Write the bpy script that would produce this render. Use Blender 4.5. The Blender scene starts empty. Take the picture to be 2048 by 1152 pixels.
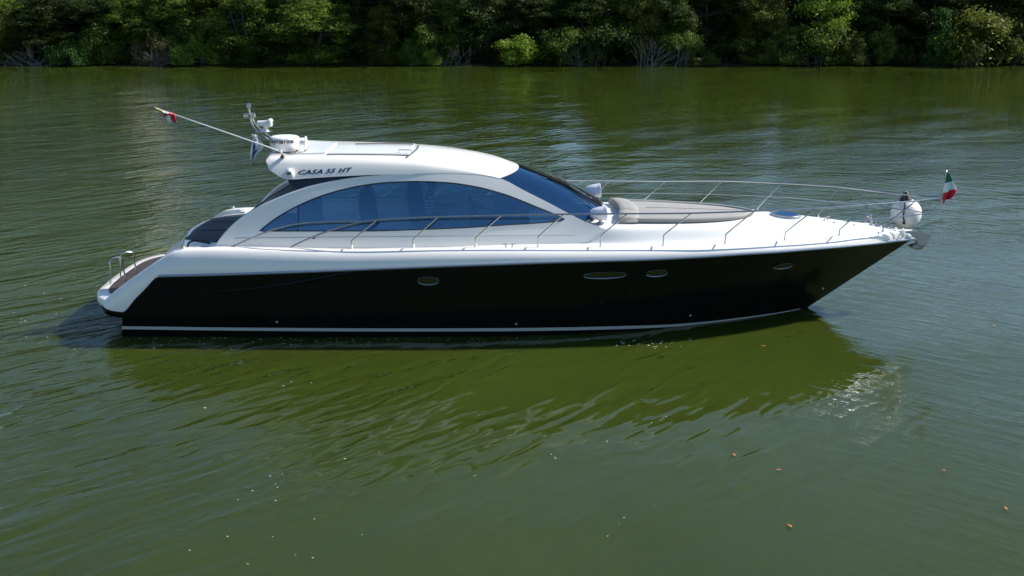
import bpy, math, random
import numpy as np
from math import sin, cos, pi, radians
from mathutils import Vector, Matrix

random.seed(7)
rng = np.random.default_rng(7)
scene = bpy.context.scene
C = scene.collection

# ------------------------------------------------------------------ camera
FPX = 2150.0
PITCH = math.atan(606 / FPX)
CAM = Vector((0.0, -21.07, 6.35))
cd = bpy.data.cameras.new('camera')
cd.sensor_width = 36
cd.lens = 36 * FPX / 2048
cd.clip_end = 6000
cam = bpy.data.objects.new('camera', cd)
C.objects.link(cam)
cam.location = CAM
cam.rotation_euler = (pi / 2 - PITCH, 0, 0)
scene.camera = cam

# ------------------------------------------------------------------ sky, sun, exposure
SUN = Vector((0.72, 0.21, 0.62)).normalized()
SUN_EL = math.asin(SUN.z)
SUN_AZ = math.atan2(SUN.x, SUN.y)
w = bpy.data.worlds.new('World')
scene.world = w
w.use_nodes = True
nt = w.node_tree
nt.nodes.clear()
sky = nt.nodes.new('ShaderNodeTexSky')
sky.sky_type = 'NISHITA'
sky.sun_disc = False
sky.sun_elevation = SUN_EL
sky.sun_rotation = SUN_AZ
sky.air_density = 1.0
sky.dust_density = 0.4
sky.ozone_density = 2.0
bg = nt.nodes.new('ShaderNodeBackground')
bg.inputs['Strength'].default_value = 0.080
wo = nt.nodes.new('ShaderNodeOutputWorld')
tint = nt.nodes.new('ShaderNodeMix'); tint.data_type = 'RGBA'; tint.blend_type = 'MULTIPLY'; tint.inputs[0].default_value = 1
tint.inputs[7].default_value = (0.92, 1.0, 1.05, 1)
nt.links.new(sky.outputs[0], tint.inputs[6]); nt.links.new(tint.outputs[2], bg.inputs[0])
nt.links.new(bg.outputs[0], wo.inputs[0])
sl = bpy.data.lights.new('sun', 'SUN')
sl.energy = 4.0
sl.angle = radians(0.5)
sl.color = (1.0, 0.95, 0.87)
so = bpy.data.objects.new('sun', sl)
C.objects.link(so)
so.rotation_euler = SUN.to_track_quat('Z', 'Y').to_euler()
so.location = (20, 0, 30)
scene.view_settings.view_transform = 'Standard'
scene.view_settings.look = 'None'
scene.view_settings.exposure = 0.85
scene.view_settings.gamma = 1
scene.cycles.max_bounces = 8
scene.cycles.transparent_max_bounces = 12
scene.cycles.sample_clamp_indirect = 2

# ------------------------------------------------------------------ photo measuring helpers
SP, CP = sin(PITCH), cos(PITCH)
def ray(px, py):
    u = (px - 1024) / FPX
    v = (py - 576) / FPX
    return Vector((u, CP - v * SP, -SP - v * CP))
def P(px, py, Y):
    d = ray(px, py)
    t = (Y - CAM.y) / d.y
    return CAM + d * t
def PZ(px, py, Z):
    d = ray(px, py)
    t = (Z - CAM.z) / d.z
    return CAM + d * t
def S(px, py, hb, off=0.0):
    """point of the near side surface |y| = hb(x, z) seen at the measured pixel"""
    Y = -1.7
    for _ in range(25):
        q = P(px, py, Y)
        Y = 0.5 * Y + 0.5 * (-(hb(q.x, q.z)))
    q = P(px, py, Y)
    q.y -= off
    return q

def curve(pts):
    pts = sorted(pts)
    xs = np.array([p[0] for p in pts], float)
    ys = np.array([p[1] for p in pts], float)
    h = np.diff(xs); dl = np.diff(ys) / h
    m = np.zeros(len(xs))
    m[0] = dl[0]; m[-1] = dl[-1]
    for i in range(1, len(xs) - 1):
        if dl[i - 1] * dl[i] <= 0: m[i] = 0
        else:
            w1 = 2 * h[i] + h[i - 1]; w2 = h[i] + 2 * h[i - 1]
            m[i] = (w1 + w2) / (w1 / dl[i - 1] + w2 / dl[i])
    def f(x):
        x = min(max(x, xs[0]), xs[-1])
        i = int(min(max(np.searchsorted(xs, x) - 1, 0), len(xs) - 2))
        t = (x - xs[i]) / h[i]
        return float((2*t**3-3*t**2+1)*ys[i] + (t**3-2*t**2+t)*h[i]*m[i] + (-2*t**3+3*t**2)*ys[i+1] + (t**3-t**2)*h[i]*m[i+1])
    return f
def ss(a, b, x):
    t = min(max((x - a) / (b - a), 0), 1)
    return t * t * (3 - 2 * t)

# ------------------------------------------------------------------ materials
def mat(name, col, rough=0.5, metal=0.0, coat=0.0, noise=0.0, nscale=8.0, spec=0.5, trans=0.0, bump=0.0, bscale=30.0):
    m = bpy.data.materials.new(name)
    m.use_nodes = True
    n = m.node_tree.nodes; L = m.node_tree.links
    b = n['Principled BSDF']
    b.inputs['Base Color'].default_value = (*col, 1)
    b.inputs['Roughness'].default_value = rough
    b.inputs['Metallic'].default_value = metal
    b.inputs['Coat Weight'].default_value = coat
    b.inputs['Coat Roughness'].default_value = 0.04
    b.inputs['Specular IOR Level'].default_value = spec
    if noise > 0 or bump > 0:
        tc = n.new('ShaderNodeTexCoord')
        nz = n.new('ShaderNodeTexNoise'); nz.inputs['Scale'].default_value = nscale; nz.inputs['Detail'].default_value = 5
        L.new(tc.outputs['Object'], nz.inputs['Vector'])
        if noise > 0:
            mx = n.new('ShaderNodeMix'); mx.data_type = 'RGBA'
            mx.inputs[6].default_value = (*[c * (1 - noise) for c in col], 1)
            mx.inputs[7].default_value = (*[min(1, c * (1 + noise)) for c in col], 1)
            L.new(nz.outputs[0], mx.inputs[0]); L.new(mx.outputs[2], b.inputs['Base Color'])
            mr = n.new('ShaderNodeMapRange'); mr.inputs['To Min'].default_value = rough * 0.8; mr.inputs['To Max'].default_value = min(1, rough * 1.25)
            L.new(nz.outputs[0], mr.inputs[0]); L.new(mr.outputs[0], b.inputs['Roughness'])
        if bump > 0:
            n2 = n.new('ShaderNodeTexNoise'); n2.inputs['Scale'].default_value = bscale; n2.inputs['Detail'].default_value = 3
            L.new(tc.outputs['Object'], n2.inputs['Vector'])
            bp = n.new('ShaderNodeBump'); bp.inputs['Strength'].default_value = bump; bp.inputs['Distance'].default_value = 0.01
            L.new(n2.outputs[0], bp.inputs['Height']); L.new(bp.outputs[0], b.inputs['Normal'])
    return m

M_white = mat('white_gelcoat', (0.85, 0.82, 0.77), 0.22, coat=0.5, noise=0.025, nscale=1.3)
M_deckwhite = mat('white_deck', (0.76, 0.76, 0.74), 0.42, noise=0.03, nscale=2.0, coat=0.1)
M_black = mat('black_hull_paint', (0.0065, 0.0075, 0.0065), 0.12, coat=0.0, noise=0.15, nscale=2.0, spec=0.22)
M_boot = mat('boot_stripe', (0.50, 0.52, 0.52), 0.35)
M_anti = mat('antifouling', (0.006, 0.006, 0.007), 0.5)
M_navy = mat('navy_panel', (0.006, 0.009, 0.02), 0.12, coat=0.5)
M_chrome = mat('stainless_steel', (0.52, 0.50, 0.47), 0.24, metal=1.0)
M_dull = mat('dull_steel', (0.5, 0.51, 0.54), 0.32, metal=1.0)
M_rub = mat('rub_rail', (0.35, 0.38, 0.45), 0.3, metal=0.6)
M_blackp = mat('black_rubber', (0.012, 0.012, 0.013), 0.45)
M_grey = mat('grey_cushion', (0.31, 0.305, 0.29), 0.75, noise=0.1, nscale=4, bump=0.4, bscale=14)
M_grey2 = mat('grey_bolster', (0.29, 0.285, 0.27), 0.7, noise=0.1, nscale=5, bump=0.4, bscale=10)
M_pad = mat('navy_cushion', (0.012, 0.017, 0.036), 0.6, noise=0.15, nscale=4, bump=0.3, bscale=12)
M_plastic = mat('white_plastic', (0.78, 0.78, 0.77), 0.35)
M_lilac = mat('pale_plastic', (0.72, 0.72, 0.78), 0.3, coat=0.3)
M_fender = mat('fender_vinyl', (0.78, 0.78, 0.75), 0.38, noise=0.05, nscale=6)
M_letter = mat('blue_lettering', (0.03, 0.065, 0.15), 0.3, metal=0.4)
M_txtblack = mat('black_print', (0.01, 0.01, 0.015), 0.4)
M_txtred = mat('red_print', (0.5, 0.02, 0.02), 0.4)
M_green = mat('green_lens', (0.0, 0.13, 0.1), 0.1, coat=1)
M_fgreen = mat('flag_green', (0.0, 0.16, 0.07), 0.8)
M_fwhite = mat('flag_white', (0.78, 0.78, 0.78), 0.8)
M_fred = mat('flag_red', (0.60, 0.012, 0.03), 0.8)
M_fyel = mat('flag_yellow', (0.5, 0.45, 0.1), 0.8)
M_fblue = mat('flag_blue', (0.02, 0.05, 0.2), 0.8)
M_interior = mat('cabin_cream', (0.68, 0.66, 0.62), 0.6)
M_seat = mat('seat_leather', (0.03, 0.035, 0.05), 0.5)
M_skin = mat('skin', (0.42, 0.24, 0.16), 0.5)
M_hair = mat('hair', (0.02, 0.014, 0.01), 0.6)
M_trouser = mat('trousers', (0.03, 0.035, 0.06), 0.8)
M_curtain = mat('curtain', (0.55, 0.57, 0.6), 0.9)
M_seam = mat('seam', (0.05, 0.05, 0.06), 0.6)

def glass_mat(name, tint, refl, fac):
    m = bpy.data.materials.new(name); m.use_nodes = True
    n = m.node_tree.nodes; L = m.node_tree.links; n.clear()
    o = n.new('ShaderNodeOutputMaterial')
    tr = n.new('ShaderNodeBsdfTransparent'); tr.inputs[0].default_value = (*tint, 1)
    gl = n.new('ShaderNodeBsdfGlossy'); gl.inputs[0].default_value = (*refl, 1); gl.inputs['Roughness'].default_value = 0.015
    lw = n.new('ShaderNodeLayerWeight'); lw.inputs[0].default_value = 0.3
    mr = n.new('ShaderNodeMapRange'); mr.inputs['To Min'].default_value = fac; mr.inputs['To Max'].default_value = 1.0
    mx = n.new('ShaderNodeMixShader')
    L.new(lw.outputs['Fresnel'], mr.inputs[0]); L.new(mr.outputs[0], mx.inputs[0])
    L.new(tr.outputs[0], mx.inputs[1]); L.new(gl.outputs[0], mx.inputs[2]); L.new(mx.outputs[0], o.inputs[0])
    return m
M_glass = glass_mat('blue_tinted_glass', (0.42, 0.60, 0.76), (0.28, 0.54, 0.80), 0.30)
M_wglass = glass_mat('windshield_glass', (0.07, 0.13, 0.20), (0.15, 0.30, 0.48), 0.45)
M_smoke = glass_mat('smoked_glass', (0.35, 0.40, 0.45), (0.5, 0.6, 0.8), 0.15)
M_pglass = glass_mat('porthole_glass', (0.02, 0.02, 0.02), (0.5, 0.55, 0.5), 0.25)
M_clear = glass_mat('lamp_glass', (0.8, 0.85, 0.9), (0.8, 0.85, 0.9), 0.3)

def teak_mat():
    m = bpy.data.materials.new('teak_planks'); m.use_nodes = True
    n = m.node_tree.nodes; L = m.node_tree.links; b = n['Principled BSDF']
    tc = n.new('ShaderNodeTexCoord'); wv = n.new('ShaderNodeTexWave'); wv.bands_direction = 'X'
    wv.inputs['Scale'].default_value = 2.9; wv.inputs['Distortion'].default_value = 0.0
    cr = n.new('ShaderNodeValToRGB')
    cr.color_ramp.elements[0].position = 0.02; cr.color_ramp.elements[0].color = (0.008, 0.008, 0.008, 1)
    cr.color_ramp.elements[1].position = 0.12; cr.color_ramp.elements[1].color = (0.085, 0.06, 0.05, 1)
    L.new(tc.outputs['Object'], wv.inputs[0]); L.new(wv.outputs[0], cr.inputs[0])
    nz = n.new('ShaderNodeTexNoise'); nz.inputs['Scale'].default_value = 6
    mp = n.new('ShaderNodeMapping'); mp.inputs['Scale'].default_value = (6, 1, 1)
    L.new(tc.outputs['Object'], mp.inputs[0]); L.new(mp.outputs[0], nz.inputs['Vector'])
    mx = n.new('ShaderNodeMix'); mx.data_type = 'RGBA'; mx.blend_type = 'MULTIPLY'; mx.inputs[0].default_value = 0.7
    L.new(cr.outputs[0], mx.inputs[6]); L.new(nz.outputs[0], mx.inputs[7]); L.new(mx.outputs[2], b.inputs['Base Color'])
    b.inputs['Roughness'].default_value = 0.6
    return m
M_teak = teak_mat()

def stripe_mat():
    m = bpy.data.materials.new('striped_shirt'); m.use_nodes = True
    n = m.node_tree.nodes; L = m.node_tree.links; b = n['Principled BSDF']
    tc = n.new('ShaderNodeTexCoord'); wv = n.new('ShaderNodeTexWave'); wv.bands_direction = 'Z'
    wv.inputs['Scale'].default_value = 4.2; wv.inputs['Distortion'].default_value = 0.6
    cr = n.new('ShaderNodeValToRGB'); cr.color_ramp.interpolation = 'CONSTANT'
    cr.color_ramp.elements[0].color = (0.05, 0.08, 0.2, 1); cr.color_ramp.elements[1].position = 0.42; cr.color_ramp.elements[1].color = (0.8, 0.8, 0.8, 1)
    L.new(tc.outputs['Object'], wv.inputs[0]); L.new(wv.outputs[0], cr.inputs[0]); L.new(cr.outputs[0], b.inputs['Base Color'])
    b.inputs['Roughness'].default_value = 0.85
    return m
M_shirt = stripe_mat()

# ------------------------------------------------------------------ object helpers
def thing(name, label, cat, loc=(0, 0, 0), group=None, rot=(0, 0, 0)):
    o = bpy.data.objects.new(name, None); C.objects.link(o)
    o.location = loc; o.rotation_euler = rot; o.empty_display_size = 0.2
    o['label'] = label; o['category'] = cat
    if group: o['group'] = group
    return o
def tag(o, label, cat, group=None):
    o['label'] = label; o['category'] = cat
    if group: o['group'] = group
    return o
def obj(name, v, f, m, parent=None, smooth=True, label=None, loc=None, autosmooth=None):
    me = bpy.data.meshes.new(name)
    me.from_pydata([tuple(p) for p in v], [], f)
    ms = m if isinstance(m, (list, tuple)) else [m]
    for q in ms: me.materials.append(q)
    me.validate(); me.update()
    import bmesh
    bm = bmesh.new(); bm.from_mesh(me)
    if name == 'cabin_side': bmesh.ops.remove_doubles(bm, verts=bm.verts, dist=.0015)
    bmesh.ops.recalc_face_normals(bm, faces=bm.faces)
    bm.to_mesh(me); bm.free()
    if smooth:
        me.polygons.foreach_set('use_smooth', [True] * len(me.polygons))
        if autosmooth: me.set_sharp_from_angle(angle=radians(autosmooth))
    o = bpy.data.objects.new(name, me); C.objects.link(o)
    if loc is not None: o.location = loc
    if parent: o.parent = parent
    if label: o['label'] = label
    return o
class MB:
    def __init__(s): s.v = []; s.f = []
    def add(s, v, f):
        k = len(s.v); s.v += [Vector(p) for p in v]; s.f += [tuple(i + k for i in q) for q in f]
        return s
    def tube(s, path, r, n=8, cap=True, closed=False):
        path = [Vector(p) for p in path]; k0 = len(s.v); N = len(path)
        rs = r if isinstance(r, (list, tuple)) else [r] * N
        prev = None
        for i, p in enumerate(path):
            a = path[max(i - 1, 0)]; b = path[min(i + 1, N - 1)]
            if closed: a = path[i - 1]; b = path[(i + 1) % N]
            t = (b - a).normalized()
            if prev is None:
                u = t.cross(Vector((0, 0, 1)))
                if u.length < 1e-3: u = t.cross(Vector((0, 1, 0)))
            else: u = prev - t * prev.dot(t)
            u.normalize(); prev = u; q = t.cross(u)
            for j in range(n):
                an = 2 * pi * j / n
                s.v.append(p + (u * cos(an) + q * sin(an)) * rs[i])
        M = N if closed else N - 1
        for i in range(M):
            for j in range(n):
                a = k0 + i * n; b = k0 + ((i + 1) % N) * n
                s.f.append((a + j, a + (j + 1) % n, b + (j + 1) % n, b + j))
        if cap and not closed:
            s.f.append(tuple(k0 + j for j in range(n))[::-1]); s.f.append(tuple(k0 + (N - 1) * n + j for j in range(n)))
        return s
    def box(s, c, size, rz=0.0, ry=0.0, bev=0.0, rx=0.0):
        c = Vector(c); hx, hy, hz = [q / 2 for q in size]
        R = Matrix.Rotation(rz, 3, 'Z') @ Matrix.Rotation(ry, 3, 'Y') @ Matrix.Rotation(rx, 3, 'X')
        b = min(bev, hx * .95, hy * .95, hz * .95)
        if b <= 0:
            v = [Vector((x * hx, y * hy, z * hz)) for x in (-1, 1) for y in (-1, 1) for z in (-1, 1)]
            f = [(0, 1, 3, 2), (4, 6, 7, 5), (0, 4, 5, 1), (2, 3, 7, 6), (0, 2, 6, 4), (1, 5, 7, 3)]
            return s.add([c + R @ p for p in v], f)
        K = 4; rings = []
        v = []; f = []
        def ring(ix, z):
            out = []
            for (sx, sy, a0) in ((1, 1, 0), (-1, 1, pi/2), (-1, -1, pi), (1, -1, 3*pi/2)):
                for k in range(K + 1):
                    a = a0 + (pi / 2) * k / K
                    out.append(Vector((sx * (hx - b) + ix * cos(a), sy * (hy - b) + ix * sin(a), z)))
            return out
        prof = [(b * sin(pi / 2 * k / K), -hz + b - b * cos(pi / 2 * k / K)) for k in range(K + 1)] + [(b * cos(pi / 2 * k / K), hz - b + b * sin(pi / 2 * k / K)) for k in range(K + 1)]
        n = 4 * (K + 1)
        for (r, z) in prof: v += ring(r, z)
        for i in range(len(prof) - 1):
            for j in range(n): f.append((i*n+j, i*n+(j+1)%n, (i+1)*n+(j+1)%n, (i+1)*n+j))
        f.append(tuple(range(n))[::-1]); f.append(tuple((len(prof)-1)*n + j for j in range(n)))
        return s.add([c + R @ p for p in v], f)
    def lathe(s, c, prof, n=32, axis='Z', R=None, sy=1.0):
        c = Vector(c); v = []; f = []
        if R is None: R = Matrix.Identity(3)
        if axis == 'X': R = R @ Matrix.Rotation(pi / 2, 3, 'Y')
        for (r, z) in prof:
            for j in range(n):
                a = 2 * pi * j / n
                v.append(c + R @ Vector((r * cos(a), r * sin(a) * sy, z)))
        for i in range(len(prof) - 1):
            for j in range(n): f.append((i*n+j, i*n+(j+1)%n, (i+1)*n+(j+1)%n, (i+1)*n+j))
        f.append(tuple(range(n))[::-1]); f.append(tuple((len(prof)-1)*n + j for j in range(n)))
        return s.add(v, f)
    def loft(s, rows, close=False):
        k0 = len(s.v); n = len(rows[0])
        for r in rows: s.v += [Vector(p) for p in r]
        for i in range(len(rows) - 1):
            for j in range(n if close else n - 1):
                s.f.append((k0+i*n+j, k0+i*n+(j+1)%n, k0+(i+1)*n+(j+1)%n, k0+(i+1)*n+j))
        return s
    def mirror(s):
        k = len(s.v); v = [Vector((p.x, -p.y, p.z)) for p in s.v]; f = [tuple(i + k for i in q[::-1]) for q in s.f]
        s.v += v; s.f += f
        return s
    def mirrored(s):
        t = MB(); t.v = [Vector((p.x, -p.y, p.z)) for p in s.v]; t.f = [q[::-1] for q in s.f]
        return t
    def build(s, name, m, parent=None, smooth=True, label=None, sharp=40, origin=None):
        o = obj(name, s.v, s.f, m, parent, smooth, label, autosmooth=sharp)
        return o
def bez(pts, n=6):
    """Catmull-Rom through points"""
    pts = [Vector(p) for p in pts]; out = []
    for i in range(len(pts) - 1):
        p0 = pts[max(i-1, 0)]; p1 = pts[i]; p2 = pts[i+1]; p3 = pts[min(i+2, len(pts)-1)]
        for k in range(n):
            t = k / n
            out.append(0.5 * ((2*p1) + (p2-p0)*t + (2*p0-5*p1+4*p2-p3)*t*t + (3*p1-p0-3*p2+p3)*t**3))
    out.append(pts[-1]); return out
def mod_solid(o, th, off=-1):
    md = o.modifiers.new('solid', 'SOLIDIFY'); md.thickness = th; md.offset = off
    return o

# =================================================================== WATER AND GROUND
SHORE = 69.0
def water_mat():
    m = bpy.data.materials.new('river_water'); m.use_nodes = True
    n = m.node_tree.nodes; L = m.node_tree.links; b = n['Principled BSDF']
    b.inputs['IOR'].default_value = 1.333
    b.inputs['Specular IOR Level'].default_value = 0.5
    b.inputs['Roughness'].default_value = 0.025
    b.inputs['Subsurface Weight'].default_value = 1.0
    b.inputs['Subsurface Scale'].default_value = 0.9
    b.inputs['Subsurface Radius'].default_value = (0.8, 1.0, 0.35)
    geo = n.new('ShaderNodeNewGeometry')
    sep = n.new('ShaderNodeSeparateXYZ'); L.new(geo.outputs['Position'], sep.inputs[0])
    def mapping(rot, sc, loc=(0, 0, 0)):
        q0 = n.new('ShaderNodeMapping'); q0.inputs['Rotation'].default_value = (0, 0, radians(-rot))
        L.new(geo.outputs['Position'], q0.inputs[0])
        q = n.new('ShaderNodeMapping'); q.inputs['Scale'].default_value = sc; q.inputs['Location'].default_value = loc
        L.new(q0.outputs[0], q.inputs[0]); return q
    def noise(mp, scale, detail=2.0, rough=0.5, dist=0.0):
        q = n.new('ShaderNodeTexNoise'); q.inputs['Scale'].default_value = scale; q.inputs['Detail'].default_value = detail
        q.inputs['Roughness'].default_value = rough; q.inputs['Distortion'].default_value = dist
        L.new(mp.outputs[0], q.inputs['Vector']); return q.outputs[0]
    def math_(op, a, b_=None, c=None):
        q = n.new('ShaderNodeMath'); q.operation = op
        for i, x in enumerate((a, b_, c)):
            if x is None: continue
            if isinstance(x, (int, float)): q.inputs[i].default_value = x
            else: L.new(x, q.inputs[i])
        return q.outputs[0]
    def rng_(x, a, b_, lo=0.0, hi=1.0, smooth=True):
        q = n.new('ShaderNodeMapRange'); q.interpolation_type = 'SMOOTHSTEP' if smooth else 'LINEAR'
        for i, y in enumerate((a, b_, lo, hi)): q.inputs[1 + i].default_value = y
        L.new(x, q.inputs[0]); return q.outputs[0]
    X, Y = sep.outputs[0], sep.outputs[1]
    # body colour: silty green, with slow cloudy variation
    cl = noise(mapping(20, (1, 0.6, 1)), 0.09, 4, 0.55)
    mx = n.new('ShaderNodeMix'); mx.data_type = 'RGBA'
    mx.inputs[6].default_value = (0.0285, 0.0435, 0.0052, 1)
    mx.inputs[7].default_value = (0.036, 0.054, 0.0072, 1)
    L.new(rng_(cl, 0.35, 0.65), mx.inputs[0]); L.new(mx.outputs[2], b.inputs['Base Color'])
    # gust masks (wind patches lie on the water itself)
    gust = rng_(noise(mapping(8, (0.5, 1.5, 1), (3, 1, 0)), 0.11, 3, 0.6), 0.38, 0.66)
    left = rng_(X, 1.0, -9.0)
    right = rng_(X, 1.5, 8.5)
    near = rng_(Y, 4.0, -6.0)
    far = rng_(Y, 15.0, 36.0)
    under = math_('ADD', 0.25, math_('MULTIPLY', rng_(Y, -10.0, -6.0), rng_(X, 5.2, 1.5)))
    back = rng_(Y, 2.0, 9.0)
    # component waves, heights in metres (crests run along the rotated x axis)
    w_swell = noise(mapping(50, (0.35, 1.0, 1)), 0.55, 0.0, 0.5, 0.25)
    w_long = noise(mapping(50, (0.36, 1.15, 1)), 3.0, 0.6, 0.35, 0.8)
    w_mid = noise(mapping(40, (0.30, 1.2, 1), (5, 2, 0)), 2.1, 2.0, 0.5, 0.3)
    w_fine = noise(mapping(20, (0.6, 1.5, 1), (1, 7, 0)), 6.5, 3.0, 0.6, 0.2)
    w_r = noise(mapping(-38, (0.35, 1.5, 1), (2, 3, 0)), 2.6, 3.0, 0.6, 0.2)
    w_back = noise(mapping(6, (0.42, 1.25, 1), (9, 3, 0)), 4.2, 3.0, 0.6, 0.4)
    w_roll = noise(mapping(3, (0.3, 1.2, 1), (9, 3, 0)), 0.6, 1.0, 0.5, 0.4)
    patch = rng_(noise(mapping(35, (0.6, 1.2, 1), (7, 3, 0)), 0.35, 2, 0.5), 0.35, 0.6)
    a_sw = math_('MULTIPLY', w_swell, 0.07)
    a_long = math_('MULTIPLY', w_long, math_('MULTIPLY', math_('ADD', 0.12, math_('MULTIPLY', patch, under)), 0.034))
    a_mid = math_('MULTIPLY', w_mid, math_('ADD', 0.004, math_('MULTIPLY', left, 0.050)))
    a_fine = math_('MULTIPLY', w_fine, math_('ADD', 0.0003, math_('MULTIPLY', math_('MULTIPLY', left, math_('SUBTRACT', 1.0, math_('MULTIPLY', near, 0.85))), 0.010)))
    a_r = math_('MULTIPLY', w_r, math_('ADD', math_('MULTIPLY', right, 0.016), math_('MULTIPLY', back, 0.004)))
    calm = math_('SUBTRACT', 1.0, math_('MULTIPLY', far, 0.86))
    a_b = math_('MULTIPLY', w_back, math_('MULTIPLY', math_('MULTIPLY', back, calm), math_('ADD', 0.008, math_('MULTIPLY', math_('ADD', gust, math_('MULTIPLY', left, 0.5)), 0.024))))
    a_ro = math_('MULTIPLY', w_roll, math_('MULTIPLY', math_('MULTIPLY', back, calm), 0.045))
    h = math_('ADD', math_('ADD', math_('ADD', a_sw, a_long), math_('ADD', a_mid, a_ro)), math_('ADD', a_fine, math_('ADD', a_r, a_b)))
    bp = n.new('ShaderNodeBump'); bp.inputs['Strength'].default_value = 1.0; bp.inputs['Distance'].default_value = 1.0
    L.new(h, bp.inputs['Height']); L.new(bp.outputs[0], b.inputs['Normal'])
    return m
M_water = water_mat()
wv = []; wf = []
water = obj('water', [(-1500, -800, 0), (1500, -800, 0), (1500, SHORE + 6, 0), (-1500, SHORE + 6, 0)], [(0, 1, 2, 3)], M_water, smooth=False)
water['kind'] = 'structure'
M_mud = mat('mud_bank', (0.022, 0.017, 0.011), 0.9, noise=0.4, nscale=0.8, bump=0.6, bscale=3)
mb = MB(); rows = []
xs = np.concatenate([np.linspace(-1500, -130, 12), np.linspace(-120, 120, 160), np.linspace(130, 1500, 12)])
def wob(x): return 0.55 * sin(x * 0.31) + 0.35 * sin(x * 0.83 + 1) + 0.2 * sin(x * 2.1)
for x in xs:
    e = SHORE + wob(x) * 0.8
    if 27 < x < 34: e += 0.8
    rows.append([(x, e - 0.6, -0.4), (x, e, -0.02), (x, e + 0.5, 0.04 + 0.02 * sin(x * 3)), (x, e + 2.5, 0.1), (x, e + 12, 0.3), (x, e + 60, 0.6), (x, 3000, 2.0)])
mb.loft(rows)
g = mb.build('ground', M_mud); g['kind'] = 'structure'

# =================================================================== TREES
def leaf_mat(name, c1, c2, c3):
    m = bpy.data.materials.new(name); m.use_nodes = True
    n = m.node_tree.nodes; L = m.node_tree.links; b = n['Principled BSDF']
    oi = n.new('ShaderNodeObjectInfo'); tc = n.new('ShaderNodeTexCoord')
    nz = n.new('ShaderNodeTexNoise'); nz.inputs['Scale'].default_value = 0.9; nz.inputs['Detail'].default_value = 4; nz.inputs['Roughness'].default_value = 0.7
    L.new(tc.outputs['Object'], nz.inputs['Vector'])
    cr = n.new('ShaderNodeValToRGB')
    e = cr.color_ramp.elements
    e[0].position = 0.3; e[0].color = (*c1, 1); e[1].position = 0.72; e[1].color = (*c3, 1)
    q = e.new(0.5); q.color = (*c2, 1)
    at = n.new('ShaderNodeAttribute'); at.attribute_name = 'leafv'
    ad = n.new('ShaderNodeMath'); ad.operation = 'MULTIPLY_ADD'; ad.inputs[1].default_value = 0.45
    L.new(at.outputs['Fac'], ad.inputs[0]); 
    s2 = n.new('ShaderNodeMath'); s2.operation = 'SUBTRACT'; s2.inputs[1].default_value = 0.19
    L.new(nz.outputs[0], s2.inputs[0]); L.new(s2.outputs[0], ad.inputs[2])
    L.new(ad.outputs[0], cr.inputs[0])
    hs = n.new('ShaderNodeHueSaturation')
    mr = n.new('ShaderNodeMapRange'); mr.inputs['To Min'].default_value = 0.75; mr.inputs['To Max'].default_value = 1.3
    L.new(oi.outputs['Random'], mr.inputs[0]); L.new(mr.outputs[0], hs.inputs['Value'])
    L.new(cr.outputs[0], hs.inputs['Color']); L.new(hs.outputs[0], b.inputs['Base Color'])
    b.inputs['Roughness'].default_value = 0.6
    b.inputs['Specular IOR Level'].default_value = 0.25
    tl = n.new('ShaderNodeBsdfTranslucent'); L.new(hs.outputs[0], tl.inputs[0])
    mx = n.new('ShaderNodeMixShader'); mx.inputs[0].default_value = 0.42
    L.new(b.outputs[0], mx.inputs[1]); L.new(tl.outputs[0], mx.inputs[2])
    L.new(mx.outputs[0], n['Material Output'].inputs[0])
    return m
LM = {
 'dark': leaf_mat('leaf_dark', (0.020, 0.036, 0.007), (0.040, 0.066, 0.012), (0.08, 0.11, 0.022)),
 'mid': leaf_mat('leaf_mid', (0.055, 0.09, 0.013), (0.10, 0.155, 0.019), (0.18, 0.24, 0.034)),
 'olive': leaf_mat('leaf_olive', (0.05, 0.065, 0.012), (0.11, 0.13, 0.018), (0.19, 0.21, 0.032)),
 'bright': leaf_mat('leaf_bright', (0.09, 0.15, 0.015), (0.15, 0.23, 0.022), (0.22, 0.29, 0.035)),
 'green': leaf_mat('leaf_fresh', (0.05, 0.13, 0.022), (0.085, 0.19, 0.035), (0.13, 0.25, 0.05)),
 'brown': leaf_mat('leaf_brownish', (0.08, 0.08, 0.03), (0.12, 0.12, 0.04), (0.16, 0.15, 0.065)),
}
M_bark = mat('bark', (0.07, 0.058, 0.045), 0.9, noise=0.4, nscale=3)
M_twig = mat('dead_wood', (0.20, 0.18, 0.155), 0.85, noise=0.3, nscale=4)

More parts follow.
